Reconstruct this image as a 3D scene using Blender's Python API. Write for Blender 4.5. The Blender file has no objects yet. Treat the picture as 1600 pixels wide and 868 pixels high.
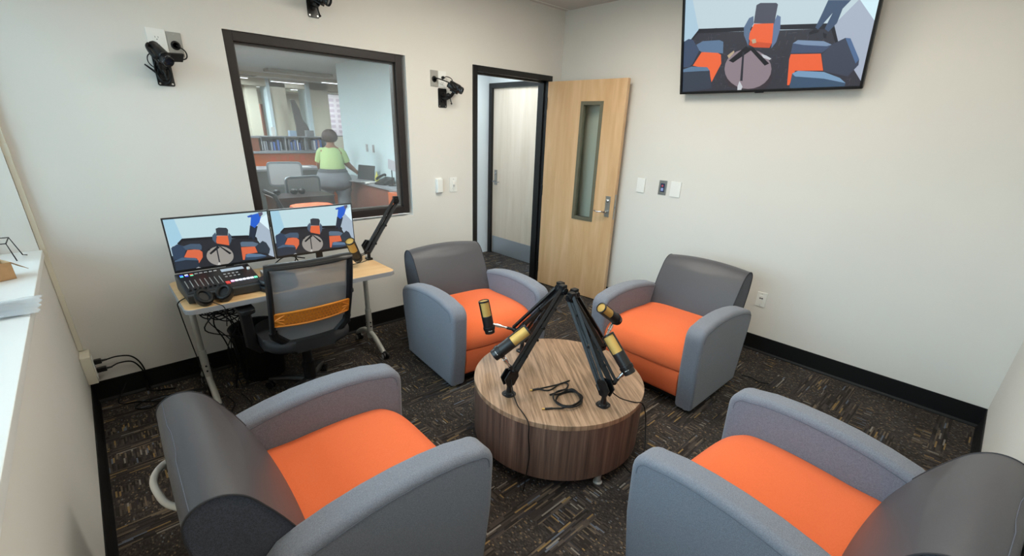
import bpy, bmesh, math, random
from mathutils import Vector, Matrix, Euler, noise
PI = math.pi
sc = bpy.context.scene
COL = sc.collection
random.seed(7)

# ------------------------------------------------------------------ camera
W, D, H = 4.133, 3.795, 2.766          # room: x 0..W (wall_left..wall_right), y -D..0 (wall_front..wall_back), height H
CAM = Vector((0.2826, -3.4763, 1.6776))
yaw, pitch, roll = 0.754383, 0.388321, 0.0349728
fw = Vector((math.cos(pitch)*math.sin(yaw), math.cos(pitch)*math.cos(yaw), -math.sin(pitch)))
rt = fw.cross(Vector((0, 0, 1))).normalized()
up = rt.cross(fw)
r2 = math.cos(roll)*rt + math.sin(roll)*up
u2 = -math.sin(roll)*rt + math.cos(roll)*up
cd = bpy.data.cameras.new('camera')
cam = bpy.data.objects.new('camera', cd); COL.objects.link(cam)
m = Matrix((r2, u2, -fw)).transposed().to_4x4(); m.translation = CAM
cam.matrix_world = m
cd.sensor_width = 36.0; cd.sensor_fit = 'HORIZONTAL'
cd.lens = 36.0*694.99/1600.0
cd.shift_y = 51.94/1600.0
cd.clip_start = 0.02; cd.clip_end = 200
sc.camera = cam

# ------------------------------------------------------------------ view, world, lamps
sc.view_settings.view_transform = 'Standard'
sc.view_settings.look = 'None'
sc.view_settings.gamma = 1.0
sc.view_settings.use_curve_mapping = False
sc.view_settings.exposure = 0.2
SKY = 8.0            # daylight through the window in wall_left
CEIL_W = (5.5, 32.0, 16.0, 11.0)        # watts of the four ceiling lamps of the room
OFFICE_W = 105.0
HALL_W = 14.0

w = bpy.data.worlds.new('world'); sc.world = w; w.use_nodes = True
nt = w.node_tree; nt.nodes.clear()
wo = nt.nodes.new('ShaderNodeOutputWorld'); wb = nt.nodes.new('ShaderNodeBackground')
tcw = nt.nodes.new('ShaderNodeTexCoord'); sep = nt.nodes.new('ShaderNodeSeparateXYZ'); crw = nt.nodes.new('ShaderNodeValToRGB')
crw.color_ramp.elements[0].position = 0.45; crw.color_ramp.elements[0].color = (0.20, 0.25, 0.27, 1)
crw.color_ramp.elements[1].position = 0.56; crw.color_ramp.elements[1].color = (0.55, 0.78, 1.0, 1)
mapr = nt.nodes.new('ShaderNodeMapRange'); mapr.inputs[1].default_value = -1; mapr.inputs[2].default_value = 1
nt.links.new(tcw.outputs['Generated'], sep.inputs[0]); nt.links.new(sep.outputs['Z'], mapr.inputs[0])
nt.links.new(mapr.outputs[0], crw.inputs[0]); nt.links.new(crw.outputs[0], wb.inputs[0]); nt.links.new(wb.outputs[0], wo.inputs[0])
wb.inputs[1].default_value = SKY

def area(name, loc, size, power, color, rot=(0, 0, 0), portal=False):
    l = bpy.data.lights.new(name, 'AREA'); l.shape = 'RECTANGLE'; l.size, l.size_y = size
    l.energy = power; l.color = color
    o = bpy.data.objects.new(name, l); COL.objects.link(o); o.location = loc; o.rotation_euler = rot
    if portal: l.cycles.is_portal = True
    return o
WARM = (1.0, 0.94, 0.81); COOL = (0.86, 0.94, 1.0)
area('window_portal', (-0.30, -1.70, 1.72), (3.2, 1.42), 1, (1, 1, 1), (0, -PI/2, 0), True)
for i, (x, y) in enumerate([(1.0, -1.25), (2.55, -1.40), (1.15, -2.85), (2.9, -2.85)]):
    area('ceiling_lamp_light', (x, y, H-0.03), (1.1, 0.5), CEIL_W[i], WARM)
for (x, y) in [(1.6, 2.2), (1.2, 5.0), (5.2, 6.6), (2.5, 8.5), (5.5, 9.5), (4.0, 12.0), (7.5, 12.5)]:
    area('office_lamp_light', (x, y, 2.54), (1.2, 0.6), OFFICE_W, (0.88, 0.97, 1.0))
area('hall_lamp_light', (3.75, 0.8, 2.45), (0.6, 0.6), HALL_W, COOL)

# ------------------------------------------------------------------ helpers
def lin(c):
    if isinstance(c, str):
        c = [int(c[i:i+2], 16)/255 for i in (0, 2, 4)]
    return tuple((v/12.92 if v <= 0.04045 else ((v+0.055)/1.055)**2.4) for v in c)+(1,)
MATS = {}
def mat(name, col, rough=0.5, metal=0.0, noise_scale=0, noise_amt=0.0, bump=0.0, bump_scale=200, emis=0, spec=0.5, coat=0):
    if name in MATS: return MATS[name]
    m = bpy.data.materials.new(name); m.use_nodes = True; nt = m.node_tree
    b = nt.nodes['Principled BSDF']; c = lin(col)
    b.inputs['Base Color'].default_value = c
    b.inputs['Roughness'].default_value = rough; b.inputs['Metallic'].default_value = metal
    b.inputs['Specular IOR Level'].default_value = spec
    if coat: b.inputs['Coat Weight'].default_value = coat
    if emis:
        b.inputs['Emission Color'].default_value = c; b.inputs['Emission Strength'].default_value = emis
    tc = nt.nodes.new('ShaderNodeTexCoord')
    if noise_amt:
        n = nt.nodes.new('ShaderNodeTexNoise'); n.inputs['Scale'].default_value = noise_scale; n.inputs['Detail'].default_value = 3
        r = nt.nodes.new('ShaderNodeValToRGB'); r.color_ramp.elements[0].position = 0.3; r.color_ramp.elements[1].position = 0.7
        r.color_ramp.elements[0].color = tuple(v*(1-noise_amt) for v in c[:3])+(1,)
        r.color_ramp.elements[1].color = tuple(min(1, v*(1+noise_amt)) for v in c[:3])+(1,)
        nt.links.new(tc.outputs['Object'], n.inputs['Vector']); nt.links.new(n.outputs['Fac'], r.inputs['Fac'])
        nt.links.new(r.outputs['Color'], b.inputs['Base Color'])
    if bump:
        n2 = nt.nodes.new('ShaderNodeTexNoise'); n2.inputs['Scale'].default_value = bump_scale
        bp = nt.nodes.new('ShaderNodeBump'); bp.inputs['Strength'].default_value = bump; bp.inputs['Distance'].default_value = 0.002
        nt.links.new(tc.outputs['Object'], n2.inputs['Vector']); nt.links.new(n2.outputs['Fac'], bp.inputs['Height'])
        nt.links.new(bp.outputs['Normal'], b.inputs['Normal'])
    MATS[name] = m
    return m
def fabric(name, c1, c2, scale=420, rough=0.9, streak=(1, 1, 1), sheen=0.15):
    """heathered woven cloth: two thread colours mixed by fine noise"""
    m = bpy.data.materials.new(name); m.use_nodes = True; nt = m.node_tree; b = nt.nodes['Principled BSDF']
    tc = nt.nodes.new('ShaderNodeTexCoord'); mp = nt.nodes.new('ShaderNodeMapping'); mp.inputs['Scale'].default_value = streak
    n = nt.nodes.new('ShaderNodeTexNoise'); n.inputs['Scale'].default_value = scale; n.inputs['Detail'].default_value = 2
    n3 = nt.nodes.new('ShaderNodeTexNoise'); n3.inputs['Scale'].default_value = 260; n3.inputs['Detail'].default_value = 3
    ad = nt.nodes.new('ShaderNodeMath'); ad.operation = 'MULTIPLY_ADD'; ad.inputs[1].default_value = 0.5
    r = nt.nodes.new('ShaderNodeValToRGB'); r.color_ramp.elements[0].position = 0.62; r.color_ramp.elements[1].position = 0.88
    r.color_ramp.elements[0].color = lin(c1); r.color_ramp.elements[1].color = lin(c2)
    L = nt.links.new
    L(tc.outputs['Object'], mp.inputs[0]); L(mp.outputs[0], n.inputs['Vector']); L(tc.outputs['Object'], n3.inputs['Vector'])
    L(n3.outputs['Fac'], ad.inputs[0]); L(n.outputs['Fac'], ad.inputs[2]); L(ad.outputs[0], r.inputs['Fac'])
    L(r.outputs['Color'], b.inputs['Base Color'])
    bp = nt.nodes.new('ShaderNodeBump'); bp.inputs['Strength'].default_value = 0.25; bp.inputs['Distance'].default_value = 0.001
    L(n.outputs['Fac'], bp.inputs['Height']); L(bp.outputs['Normal'], b.inputs['Normal'])
    b.inputs['Roughness'].default_value = rough; b.inputs['Sheen Weight'].default_value = sheen
    b.inputs['Specular IOR Level'].default_value = 0.3
    MATS[name] = m; return m
def wood(name, cols, scale=(40, 40, 2), axis_rot=(0, 0, 0), rough=0.4, dist=1.0, detail=4, pos=None):
    """straight-grain veneer: noise stretched along Z of the mapped coordinates"""
    m = bpy.data.materials.new(name); m.use_nodes = True; nt = m.node_tree; b = nt.nodes['Principled BSDF']
    tc = nt.nodes.new('ShaderNodeTexCoord'); mp = nt.nodes.new('ShaderNodeMapping')
    rr = nt.nodes.new('ShaderNodeVectorRotate'); rr.rotation_type = 'EULER_XYZ'; rr.inputs['Rotation'].default_value = axis_rot
    mp.inputs['Scale'].default_value = scale
    n = nt.nodes.new('ShaderNodeTexNoise'); n.inputs['Scale'].default_value = 1.0; n.inputs['Detail'].default_value = detail; n.inputs['Distortion'].default_value = dist
    n.inputs['Roughness'].default_value = 0.65
    r = nt.nodes.new('ShaderNodeValToRGB'); e = r.color_ramp.elements
    k = len(cols); pos = pos or [0.3+0.4*i/(k-1) for i in range(k)]
    e[0].position = pos[0]; e[0].color = lin(cols[0]); e[1].position = pos[-1]; e[1].color = lin(cols[-1])
    for c, p_ in zip(cols[1:-1], pos[1:-1]):
        q = e.new(p_); q.color = lin(c)
    L = nt.links.new
    L(tc.outputs['Object'], rr.inputs['Vector']); L(rr.outputs[0], mp.inputs[0]); L(mp.outputs[0], n.inputs['Vector']); L(n.outputs['Fac'], r.inputs['Fac'])
    L(r.outputs['Color'], b.inputs['Base Color']); b.inputs['Roughness'].default_value = rough
    MATS[name] = m; return m
def glass(name, tint=(1, 1, 1), refl=0.06, haze=0.0, hazecol=(1, 1, 1)):
    m = bpy.data.materials.new(name); m.use_nodes = True; nt = m.node_tree; nt.nodes.clear()
    o = nt.nodes.new('ShaderNodeOutputMaterial'); t = nt.nodes.new('ShaderNodeBsdfTransparent'); g = nt.nodes.new('ShaderNodeBsdfGlossy')
    t.inputs[0].default_value = tint+(1,); g.inputs['Roughness'].default_value = 0.02
    fr = nt.nodes.new('ShaderNodeFresnel'); fr.inputs['IOR'].default_value = 1.35
    mx = nt.nodes.new('ShaderNodeMixShader'); nt.links.new(fr.outputs[0], mx.inputs[0])
    nt.links.new(t.outputs[0], mx.inputs[1]); nt.links.new(g.outputs[0], mx.inputs[2])
    last = mx
    if haze:
        d = nt.nodes.new('ShaderNodeBsdfDiffuse'); d.inputs[0].default_value = hazecol+(1,)
        m2 = nt.nodes.new('ShaderNodeMixShader'); m2.inputs[0].default_value = haze
        nt.links.new(mx.outputs[0], m2.inputs[1]); nt.links.new(d.outputs[0], m2.inputs[2]); last = m2
    nt.links.new(last.outputs[0], o.inputs[0]); MATS[name] = m; return m

def obj(name, bm, m=None, parent=None, smooth=True, angle=40, kind=None, label=None):
    me = bpy.data.meshes.new(name)
    bmesh.ops.recalc_face_normals(bm, faces=bm.faces)
    bm.to_mesh(me); bm.free()
    if smooth:
        for p_ in me.polygons: p_.use_smooth = True
        me.set_sharp_from_angle(angle=math.radians(angle))
    if m is not None:
        for q in (m if isinstance(m, (list, tuple)) else [m]): me.materials.append(q)
    o = bpy.data.objects.new(name, me); COL.objects.link(o)
    if smooth:
        wnm = o.modifiers.new('weighted_normal', 'WEIGHTED_NORMAL'); wnm.keep_sharp = True
    if parent is not None: o.parent = parent
    if kind: o['kind'] = kind
    if label: o['label'] = label
    return o
def tag(o, label, cat, group=None):
    o['label'] = label; o['category'] = cat
    if group: o['group'] = group
    return o
def thing(name, label, cat, loc=(0, 0, 0), rotz=0, group=None):
    o = bpy.data.objects.new(name, None); COL.objects.link(o); o.location = loc; o.rotation_euler = (0, 0, rotz)
    o.empty_display_size = 0.1
    return tag(o, label, cat, group)
def struct(name, bm, m, **k):
    return obj(name, bm, m, kind='structure', **k)
def copy_tree(o, parent=None):
    c = o.copy(); COL.objects.link(c)
    if parent is not None: c.parent = parent
    for ch in list(o.children): copy_tree(ch, c)
    return c

def nb(): return bmesh.new()
def xf(bm, n0, M):
    bm.verts.ensure_lookup_table()
    for v in bm.verts[n0:]: v.co = M @ v.co
def box(bm, lo, hi, bev=0.0, seg=2, M=None):
    n0 = len(bm.verts); f0 = len(bm.faces)
    x0, y0, z0 = lo; x1, y1, z1 = hi
    tmp = bmesh.new()
    vs = [tmp.verts.new(c) for c in ((x0,y0,z0),(x1,y0,z0),(x1,y1,z0),(x0,y1,z0),(x0,y0,z1),(x1,y0,z1),(x1,y1,z1),(x0,y1,z1))]
    for q in ((0,3,2,1),(4,5,6,7),(0,1,5,4),(1,2,6,5),(2,3,7,6),(3,0,4,7)): tmp.faces.new([vs[i] for i in q])
    if bev: bmesh.ops.bevel(tmp, geom=list(tmp.edges), offset=bev, segments=seg, profile=0.6, affect='EDGES')
    merge(bm, tmp, M)
def merge(bm, tmp, M=None):
    mp = {}
    for v in tmp.verts: mp[v] = bm.verts.new((M @ v.co) if M is not None else v.co)
    for f in tmp.faces:
        try:
            nf = bm.faces.new([mp[v] for v in f.verts]); nf.material_index = f.material_index
        except ValueError: pass
    tmp.free()
def basis(d):
    d = Vector(d).normalized(); a = Vector((0, 0, 1)) if abs(d.z) < 0.9 else Vector((1, 0, 0))
    x = a.cross(d).normalized(); y = d.cross(x); return x, y, d
def cyl(bm, p0, p1, r0, r1=None, n=16, caps=True):
    r1 = r0 if r1 is None else r1
    p0, p1 = Vector(p0), Vector(p1); x, y, _ = basis(p1-p0)
    A = [bm.verts.new(p0+r0*(math.cos(2*PI*i/n)*x+math.sin(2*PI*i/n)*y)) for i in range(n)]
    B = [bm.verts.new(p1+r1*(math.cos(2*PI*i/n)*x+math.sin(2*PI*i/n)*y)) for i in range(n)]
    for i in range(n): bm.faces.new((A[i], A[(i+1) % n], B[(i+1) % n], B[i]))
    if caps: bm.faces.new(A[::-1]); bm.faces.new(B)
def lathe(bm, prof, o=(0, 0, 0), axis=(0, 0, 1), n=24, capped=True):
    """prof: (radius, height) pairs"""
    o = Vector(o); x, y, z = basis(axis); rings = []
    for r, h in prof:
        rings.append([bm.verts.new(o+z*h+max(r, 1e-4)*(math.cos(2*PI*i/n)*x+math.sin(2*PI*i/n)*y)) for i in range(n)])
    for a, b in zip(rings, rings[1:]):
        for i in range(n): bm.faces.new((a[i], a[(i+1) % n], b[(i+1) % n], b[i]))
    if capped: bm.faces.new(rings[0][::-1]); bm.faces.new(rings[-1])
def spline(pts, k=6, closed=False):
    P = [Vector(p_) for p_ in pts]; n = len(P); out = []
    for i in range(n if closed else n-1):
        a = P[(i-1) % n] if closed or i > 0 else P[0]*2-P[1]
        b = P[i]; c = P[(i+1) % n]; d = P[(i+2) % n] if closed or i+2 < n else P[-1]*2-P[-2]
        for j in range(k):
            t = j/k
            out.append(0.5*((2*b)+(c-a)*t+(2*a-5*b+4*c-d)*t*t+(3*b-a-3*c+d)*t**3))
    if not closed: out.append(P[-1])
    return out
def tube(bm, pts, r, n=8, closed=False, caps=True, sy=1.0):
    P = [Vector(p_) for p_ in pts]; rings = []; N = len(P); prev = None
    for i, p_ in enumerate(P):
        t = (P[(i+1) % N]-P[i-1]) if closed else (P[min(i+1, N-1)]-P[max(i-1, 0)])
        if t.length < 1e-9: t = Vector((0, 0, 1))
        t.normalize()
        if prev is None: x, y, _ = basis(t)
        else:
            x = prev-t*prev.dot(t)
            if x.length < 1e-6: x, y, _ = basis(t)
            x.normalize(); y = t.cross(x)
        prev = x
        rr = r[i] if isinstance(r, (list, tuple)) else r
        rings.append([bm.verts.new(p_+rr*(math.cos(2*PI*j/n)*x+sy*math.sin(2*PI*j/n)*y)) for j in range(n)])
    for i in range(N if closed else N-1):
        a, b = rings[i], rings[(i+1) % N]
        for j in range(n): bm.faces.new((a[j], a[(j+1) % n], b[(j+1) % n], b[j]))
    if caps and not closed: bm.faces.new(rings[0][::-1]); bm.faces.new(rings[-1])
def prism(bm, prof, axis, a0, a1, bev=0.0, seg=3, M=None):
    """extrude a 2D outline along an axis; 'y': (x,z) outline, 'x': (y,z), 'z': (x,y)"""
    tmp = bmesh.new()
    def P(u, v, a): return {'y': (u, a, v), 'x': (a, u, v), 'z': (u, v, a)}[axis]
    A = [tmp.verts.new(P(u, v, a0)) for u, v in prof]; B = [tmp.verts.new(P(u, v, a1)) for u, v in prof]
    n = len(prof); fa = tmp.faces.new(A[::-1]); fb = tmp.faces.new(B)
    for i in range(n): tmp.faces.new((A[i], A[(i+1) % n], B[(i+1) % n], B[i]))
    if bev:
        es = list(fa.edges)+list(fb.edges)
        bmesh.ops.bevel(tmp, geom=es, offset=bev, segments=seg, profile=0.5, affect='EDGES', clamp_overlap=True)
    merge(bm, tmp, M)
def ball(bm, c, r, sub=2, s=(1, 1, 1), R=None):
    M = Matrix.Translation(c) @ (R if R is not None else Matrix()) @ Matrix.Diagonal((s[0]*r, s[1]*r, s[2]*r, 1))
    bmesh.ops.create_icosphere(bm, subdivisions=sub, radius=1.0, matrix=M)
def rrect(w_, h_, r, k=5, cx=0, cy=0):
    out = []
    for (sx, sy, a) in ((1, 1, 0), (-1, 1, 90), (-1, -1, 180), (1, -1, 270)):
        for i in range(k+1):
            t = math.radians(a+90*i/k); out.append((cx+sx*(w_/2-r)+r*math.cos(t), cy+sy*(h_/2-r)+r*math.sin(t)))
    return out
def rotM(o, ax, deg): return Matrix.Translation(o) @ Matrix.Rotation(math.radians(deg), 4, ax) @ Matrix.Translation(-Vector(o))

# ------------------------------------------------------------------ materials
def paint(name, c, bump=0.12):
    return mat(name, c, 0.75, noise_scale=1.3, noise_amt=0.02, bump=bump, bump_scale=260, spec=0.25)
m_wall = paint('wall_paint', 'DAD7D1')
m_sill = mat('sill_white', 'E9E9E6', 0.35)
m_black = mat('black_paint', '0E0D0E', 0.32)
m_bronze = mat('bronze_frame', '272120', 0.45, spec=0.35)
m_rubber = mat('black_rubber', '0C0C0D', 0.55, spec=0.3)
m_blackp = mat('black_plastic', '121214', 0.4)
m_satin = mat('black_metal', '0E0E10', 0.42, 0.0, spec=0.35)
m_chrome = mat('chrome', 'C4C4C4', 0.2, 1.0)
m_steel = mat('brushed_steel', 'A9A8A3', 0.32, 1.0)
m_olive = mat('olive_metal', '6E6A58', 0.4, 0.3)
m_white = mat('white_plastic', 'E6E6E2', 0.4)
m_ivory = mat('ivory_plastic', 'DAD5C4', 0.45)
m_silver = mat('silver_plastic', 'AFAFB0', 0.4, 0.3)
m_gold = mat('gold_grille', 'C9A45A', 0.42, 0.45, bump=0.5, bump_scale=900)
m_legsil = mat('silver_paint', 'B9B9B2', 0.4, 0.4)
m_arm = fabric('grey_blue_fabric', '666A76', '82868F', scale=900)
m_back = mat('charcoal_vinyl', '4D4C50', 0.42, noise_scale=300, noise_amt=0.06, bump=0.25, bump_scale=700, spec=0.4)
m_backside = fabric('dark_blue_fabric', '33363F', '474B57')
m_seat = fabric('orange_fabric', 'E2693A', 'E97446', scale=900, sheen=0.05)
m_pipe = mat('fabric_piping', '5A5F6B', 0.8)
m_pipe_dark = mat('dark_piping', '28282D', 0.7)
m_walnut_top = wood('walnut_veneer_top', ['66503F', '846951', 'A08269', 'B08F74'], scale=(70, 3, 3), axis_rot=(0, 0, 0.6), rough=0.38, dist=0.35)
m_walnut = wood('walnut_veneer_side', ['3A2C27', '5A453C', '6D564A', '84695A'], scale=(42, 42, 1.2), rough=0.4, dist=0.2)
m_maple = wood('maple_veneer', ['C59C70', 'CFA97E', 'DAB68E'], scale=(9, 9, 0.9), rough=0.38, dist=0.5)
m_palemaple = wood('pale_maple_veneer', ['D6C8B4', 'DFD2C0', 'E6DACA'], scale=(9, 9, 0.8), rough=0.4, dist=0.4)
m_desk = wood('desk_laminate', ['CFA36E', 'D8AE7C', 'DFB889'], scale=(2, 26, 26), rough=0.4, dist=0.4)
m_edge = mat('grey_edge_band', '8F9093', 0.5)
m_mesh = None
m_glass = glass('window_glass', (0.93, 0.95, 0.95), haze=0.09, hazecol=(0.62, 0.66, 0.68))
m_lite = glass('lite_glass', (0.9, 0.93, 0.9))

def carpet():
    m = bpy.data.materials.new('carpet_tiles'); m.use_nodes = True; nt = m.node_tree; b = nt.nodes['Principled BSDF']; L = nt.links.new
    N = nt.nodes.new
    tc = N('ShaderNodeTexCoord')
    def dashes(rot, cell, seed):
        vr = N('ShaderNodeMapping'); vr.inputs['Rotation'].default_value = (0, 0, rot); vr.inputs['Location'].default_value = (seed, seed*0.37, 0)
        L(tc.outputs['Object'], vr.inputs[0])
        sp = N('ShaderNodeSeparateXYZ'); L(vr.outputs[0], sp.inputs[0])
        row = N('ShaderNodeMath'); row.operation = 'SNAP'; row.inputs[1].default_value = cell[0]; L(sp.outputs['X'], row.inputs[0])
        wn = N('ShaderNodeTexWhiteNoise'); wn.noise_dimensions = '1D'; L(row.outputs[0], wn.inputs['W'])
        ad = N('ShaderNodeMath'); ad.operation = 'MULTIPLY_ADD'; ad.inputs[1].default_value = 0.5; L(wn.outputs['Value'], ad.inputs[0]); L(sp.outputs['Y'], ad.inputs[2])
        sy = N('ShaderNodeMath'); sy.operation = 'SNAP'; sy.inputs[1].default_value = cell[1]; L(ad.outputs[0], sy.inputs[0])
        cb = N('ShaderNodeCombineXYZ'); L(row.outputs[0], cb.inputs[0]); L(sy.outputs[0], cb.inputs[1])
        w2 = N('ShaderNodeTexWhiteNoise'); w2.noise_dimensions = '2D'; L(cb.outputs[0], w2.inputs['Vector'])
        return w2
    def ramp(src, calm=False):
        r = N('ShaderNodeValToRGB'); r.color_ramp.interpolation = 'CONSTANT'; e = r.color_ramp.elements
        cols = [(0, '2A2624'), (0.26, '35302D'), (0.46, '403A36'), (0.62, '312F31'), (0.74, '4A433E'), (0.86, '5F5447'), (0.925, '7A6543'), (0.955, '565C66'), (0.98, '77726B')]
        if calm: cols = [(0, '2E2A28'), (0.3, '37322F'), (0.55, '403B37'), (0.75, '33302F'), (0.90, '544B43'), (0.96, '6A5A46'), (0.985, '5A5C60')]
        e[0].position = 0; e[0].color = lin(cols[0][1]); e[1].position = cols[1][0]; e[1].color = lin(cols[1][1])
        for p_, c in cols[2:]: q = e.new(p_); q.color = lin(c)
        L(src.outputs['Value'], r.inputs['Fac']); return r
    a = ramp(dashes(0, (0.007, 0.05), 0.0)); c = ramp(dashes(PI/2, (0.008, 0.085), 3.3)); base = ramp(dashes(0, (0.006, 0.010), 7.1), True)
    # patches of the two directions, in tiles of a quarter metre
    sn = N('ShaderNodeVectorMath'); sn.operation = 'SNAP'; sn.inputs[1].default_value = (0.24, 0.075, 1.0); L(tc.outputs['Object'], sn.inputs[0])
    wnt = N('ShaderNodeTexWhiteNoise'); wnt.noise_dimensions = '2D'; L(sn.outputs[0], wnt.inputs['Vector'])
    gt = N('ShaderNodeMath'); gt.operation = 'GREATER_THAN'; gt.inputs[1].default_value = 0.84; L(wnt.outputs['Value'], gt.inputs[0])
    gt2 = N('ShaderNodeMath'); gt2.operation = 'GREATER_THAN'; gt2.inputs[1].default_value = 0.45; L(wnt.outputs['Value'], gt2.inputs[0])
    mx0 = N('ShaderNodeMix'); mx0.data_type = 'RGBA'; L(gt2.outputs[0], mx0.inputs['Factor']); L(base.outputs[0], mx0.inputs['A']); L(c.outputs[0], mx0.inputs['B'])
    mx = N('ShaderNodeMix'); mx.data_type = 'RGBA'; L(gt.outputs[0], mx.inputs['Factor']); L(mx0.outputs['Result'], mx.inputs['A']); L(a.outputs[0], mx.inputs['B'])
    # worn darker / lighter blotches of yarn
    n = N('ShaderNodeTexNoise'); n.inputs['Scale'].default_value = 3.0; n.inputs['Detail'].default_value = 3; L(tc.outputs['Object'], n.inputs['Vector'])
    r2_ = N('ShaderNodeMapRange'); r2_.inputs[1].default_value = 0.3; r2_.inputs[2].default_value = 0.7; r2_.inputs[3].default_value = 1.0; r2_.inputs[4].default_value = 1.5; L(n.outputs['Fac'], r2_.inputs[0])
    nf = N('ShaderNodeTexNoise'); nf.inputs['Scale'].default_value = 500; L(tc.outputs['Object'], nf.inputs['Vector'])
    r3 = N('ShaderNodeMapRange'); r3.inputs[1].default_value = 0.35; r3.inputs[2].default_value = 0.65; r3.inputs[3].default_value = 0.55; r3.inputs[4].default_value = 1.3; L(nf.outputs['Fac'], r3.inputs[0])
    mu = N('ShaderNodeMath'); mu.operation = 'MULTIPLY'; L(r2_.outputs[0], mu.inputs[0]); L(r3.outputs[0], mu.inputs[1])
    vm = N('ShaderNodeVectorMath'); vm.operation = 'SCALE'; L(mx.outputs['Result'], vm.inputs[0]); L(mu.outputs[0], vm.inputs['Scale'])
    L(vm.outputs[0], b.inputs['Base Color']); b.inputs['Roughness'].default_value = 0.95; b.inputs['Specular IOR Level'].default_value = 0.1
    bp = N('ShaderNodeBump'); bp.inputs['Strength'].default_value = 0.5; bp.inputs['Distance'].default_value = 0.003; L(nf.outputs['Fac'], bp.inputs['Height']); L(bp.outputs['Normal'], b.inputs['Normal'])
    return m
m_carpet = carpet()
def ceiling_mat():
    m = bpy.data.materials.new('ceiling_tiles'); m.use_nodes = True; nt = m.node_tree; b = nt.nodes['Principled BSDF']; L = nt.links.new
    tc = nt.nodes.new('ShaderNodeTexCoord'); mp = nt.nodes.new('ShaderNodeMapping'); mp.inputs['Location'].default_value = (0.05, 0.05, 0)
    br = nt.nodes.new('ShaderNodeTexBrick'); br.offset = 0; br.inputs['Scale'].default_value = 1.0
    br.inputs['Brick Width'].default_value = 0.61; br.inputs['Row Height'].default_value = 0.61; br.inputs['Mortar Size'].default_value = 0.012
    br.inputs['Color1'].default_value = lin('C9C4C0'); br.inputs['Color2'].default_value = lin('C9C4C0'); br.inputs['Mortar'].default_value = lin('E2E0DC')
    L(tc.outputs['Object'], mp.inputs[0]); L(mp.outputs[0], br.inputs['Vector']); L(br.outputs['Color'], b.inputs['Base Color']); b.inputs['Roughness'].default_value = 0.9
    return m
m_ceil = ceiling_mat()

# ------------------------------------------------------------------ the room
bm = nb(); box(bm, (-1.0, -D-0.2, -0.1), (12, 15, 0)); struct('floor', bm, m_carpet, smooth=False)
bm = nb(); box(bm, (-0.3, -D-0.15, H), (W+0.15, 0.0, H+0.1)); struct('ceiling', bm, m_ceil, smooth=False)
# back wall (window and door), 0.13 thick; openings cut out by building the pieces round them
WX0, WX1, WZ0, WZ1 = 1.082, 2.293, 0.974, 2.178
DX0, DX1, DZ = 2.976, 3.992, 2.185
T = 0.13
bm = nb()
g = 0.025
box(bm, (-0.3, 0, 0), (WX0, T, H)); box(bm, (WX0, 0, 0), (WX1+g, T, WZ0-g)); box(bm, (WX0, 0, WZ1), (WX1+g, T, H))
box(bm, (WX1+g, 0, 0), (DX0+.03, T, H)); box(bm, (DX0+.03, 0, DZ-.03), (DX1-.03, T, H)); box(bm, (DX1-.03, 0, 0), (W+0.15, T, H))
struct('wall_back', bm, m_wall, smooth=False)
bm = nb(); box(bm, (W, -D-0.15, 0), (W+0.13, 0, H)); struct('wall_right', bm, m_wall, smooth=False)
bm = nb(); box(bm, (-0.3, -D-0.13, 0), (W, -D, H)); struct('wall_front', bm, m_wall, smooth=False)
# left wall with the deep window recess
RY0, RY1, SZ, RZ = -3.42, -0.035, 0.985, 2.44
bm = nb()
box(bm, (-0.3, -D, 0), (0, 0, SZ-0.03)); box(bm, (-0.3, -D, RZ), (0, 0, H)); box(bm, (-0.3, -D, SZ-0.03), (0, RY0, RZ)); box(bm, (-0.3, RY1, SZ-0.03), (0, 0, RZ))
struct('wall_left', bm, m_wall, smooth=False)
bm = nb(); box(bm, (-0.27, RY0+.002, SZ-0.03), (0.012, RY1-.002, SZ+0.006), 0.004); struct('trim_1', bm, m_sill)
w1 = thing('window_2', '', ''); del w1['label']; del w1['category']; w1['kind'] = 'structure'; w1.location = (-0.26, -1.72, SZ)
bm = nb()
for (a, b_) in ((RY0, RY0+.05), (RY1-.05, RY1), (-1.22, -1.17), (-2.3, -2.25)): box(bm, (-.02, a+1.72, 0.006), (.02, b_+1.72, RZ-SZ))
box(bm, (-.02, RY0+1.72, 0.006), (.02, RY1+1.72, .05)); box(bm, (-.02, RY0+1.72, RZ-SZ-.05), (.02, RY1+1.72, RZ-SZ))
obj('window_frame', bm, m_bronze, w1, smooth=False)
bm = nb(); box(bm, (-.003, RY0+1.77, .05), (.003, RY1+1.67, RZ-SZ-.05)); obj('glass_pane', bm, m_lite, w1, smooth=False)
# baseboards: rubber cove
def baseboard(name, pts):
    bm = nb()
    for (a, b_, n) in pts:
        a = Vector(a); b_ = Vector(b_); d = (b_-a); L_ = d.length; d.normalize(); nn = Vector(n)
        prof = [(0, 0), (0.016, 0), (0.015, 0.006), (0.007, 0.02), (0.006, 0.139), (0.004, 0.141), (0, 0.141)]
        A = [bm.verts.new(a+nn*u+Vector((0, 0, v))) for u, v in prof]; B = [bm.verts.new(b_+nn*u+Vector((0, 0, v))) for u, v in prof]
        for i in range(len(prof)): bm.faces.new((A[i], A[(i+1) % 7], B[(i+1) % 7], B[i]))
        bm.faces.new(A[::-1]); bm.faces.new(B)
    return struct(name, bm, m_rubber, smooth=False)
baseboard('baseboard_back', [((0, 0, 0), (DX0, 0, 0), (0, -1, 0)), ((DX1, 0, 0), (W, 0, 0), (0, -1, 0))])
baseboard('baseboard_right', [((W, 0, 0), (W, -D, 0), (-1, 0, 0))])
baseboard('baseboard_left', [((0, 0, 0), (0, -D, 0), (1, 0, 0))])
baseboard('baseboard_front', [((0, -D, 0), (W, -D, 0), (0, 1, 0))])
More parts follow.
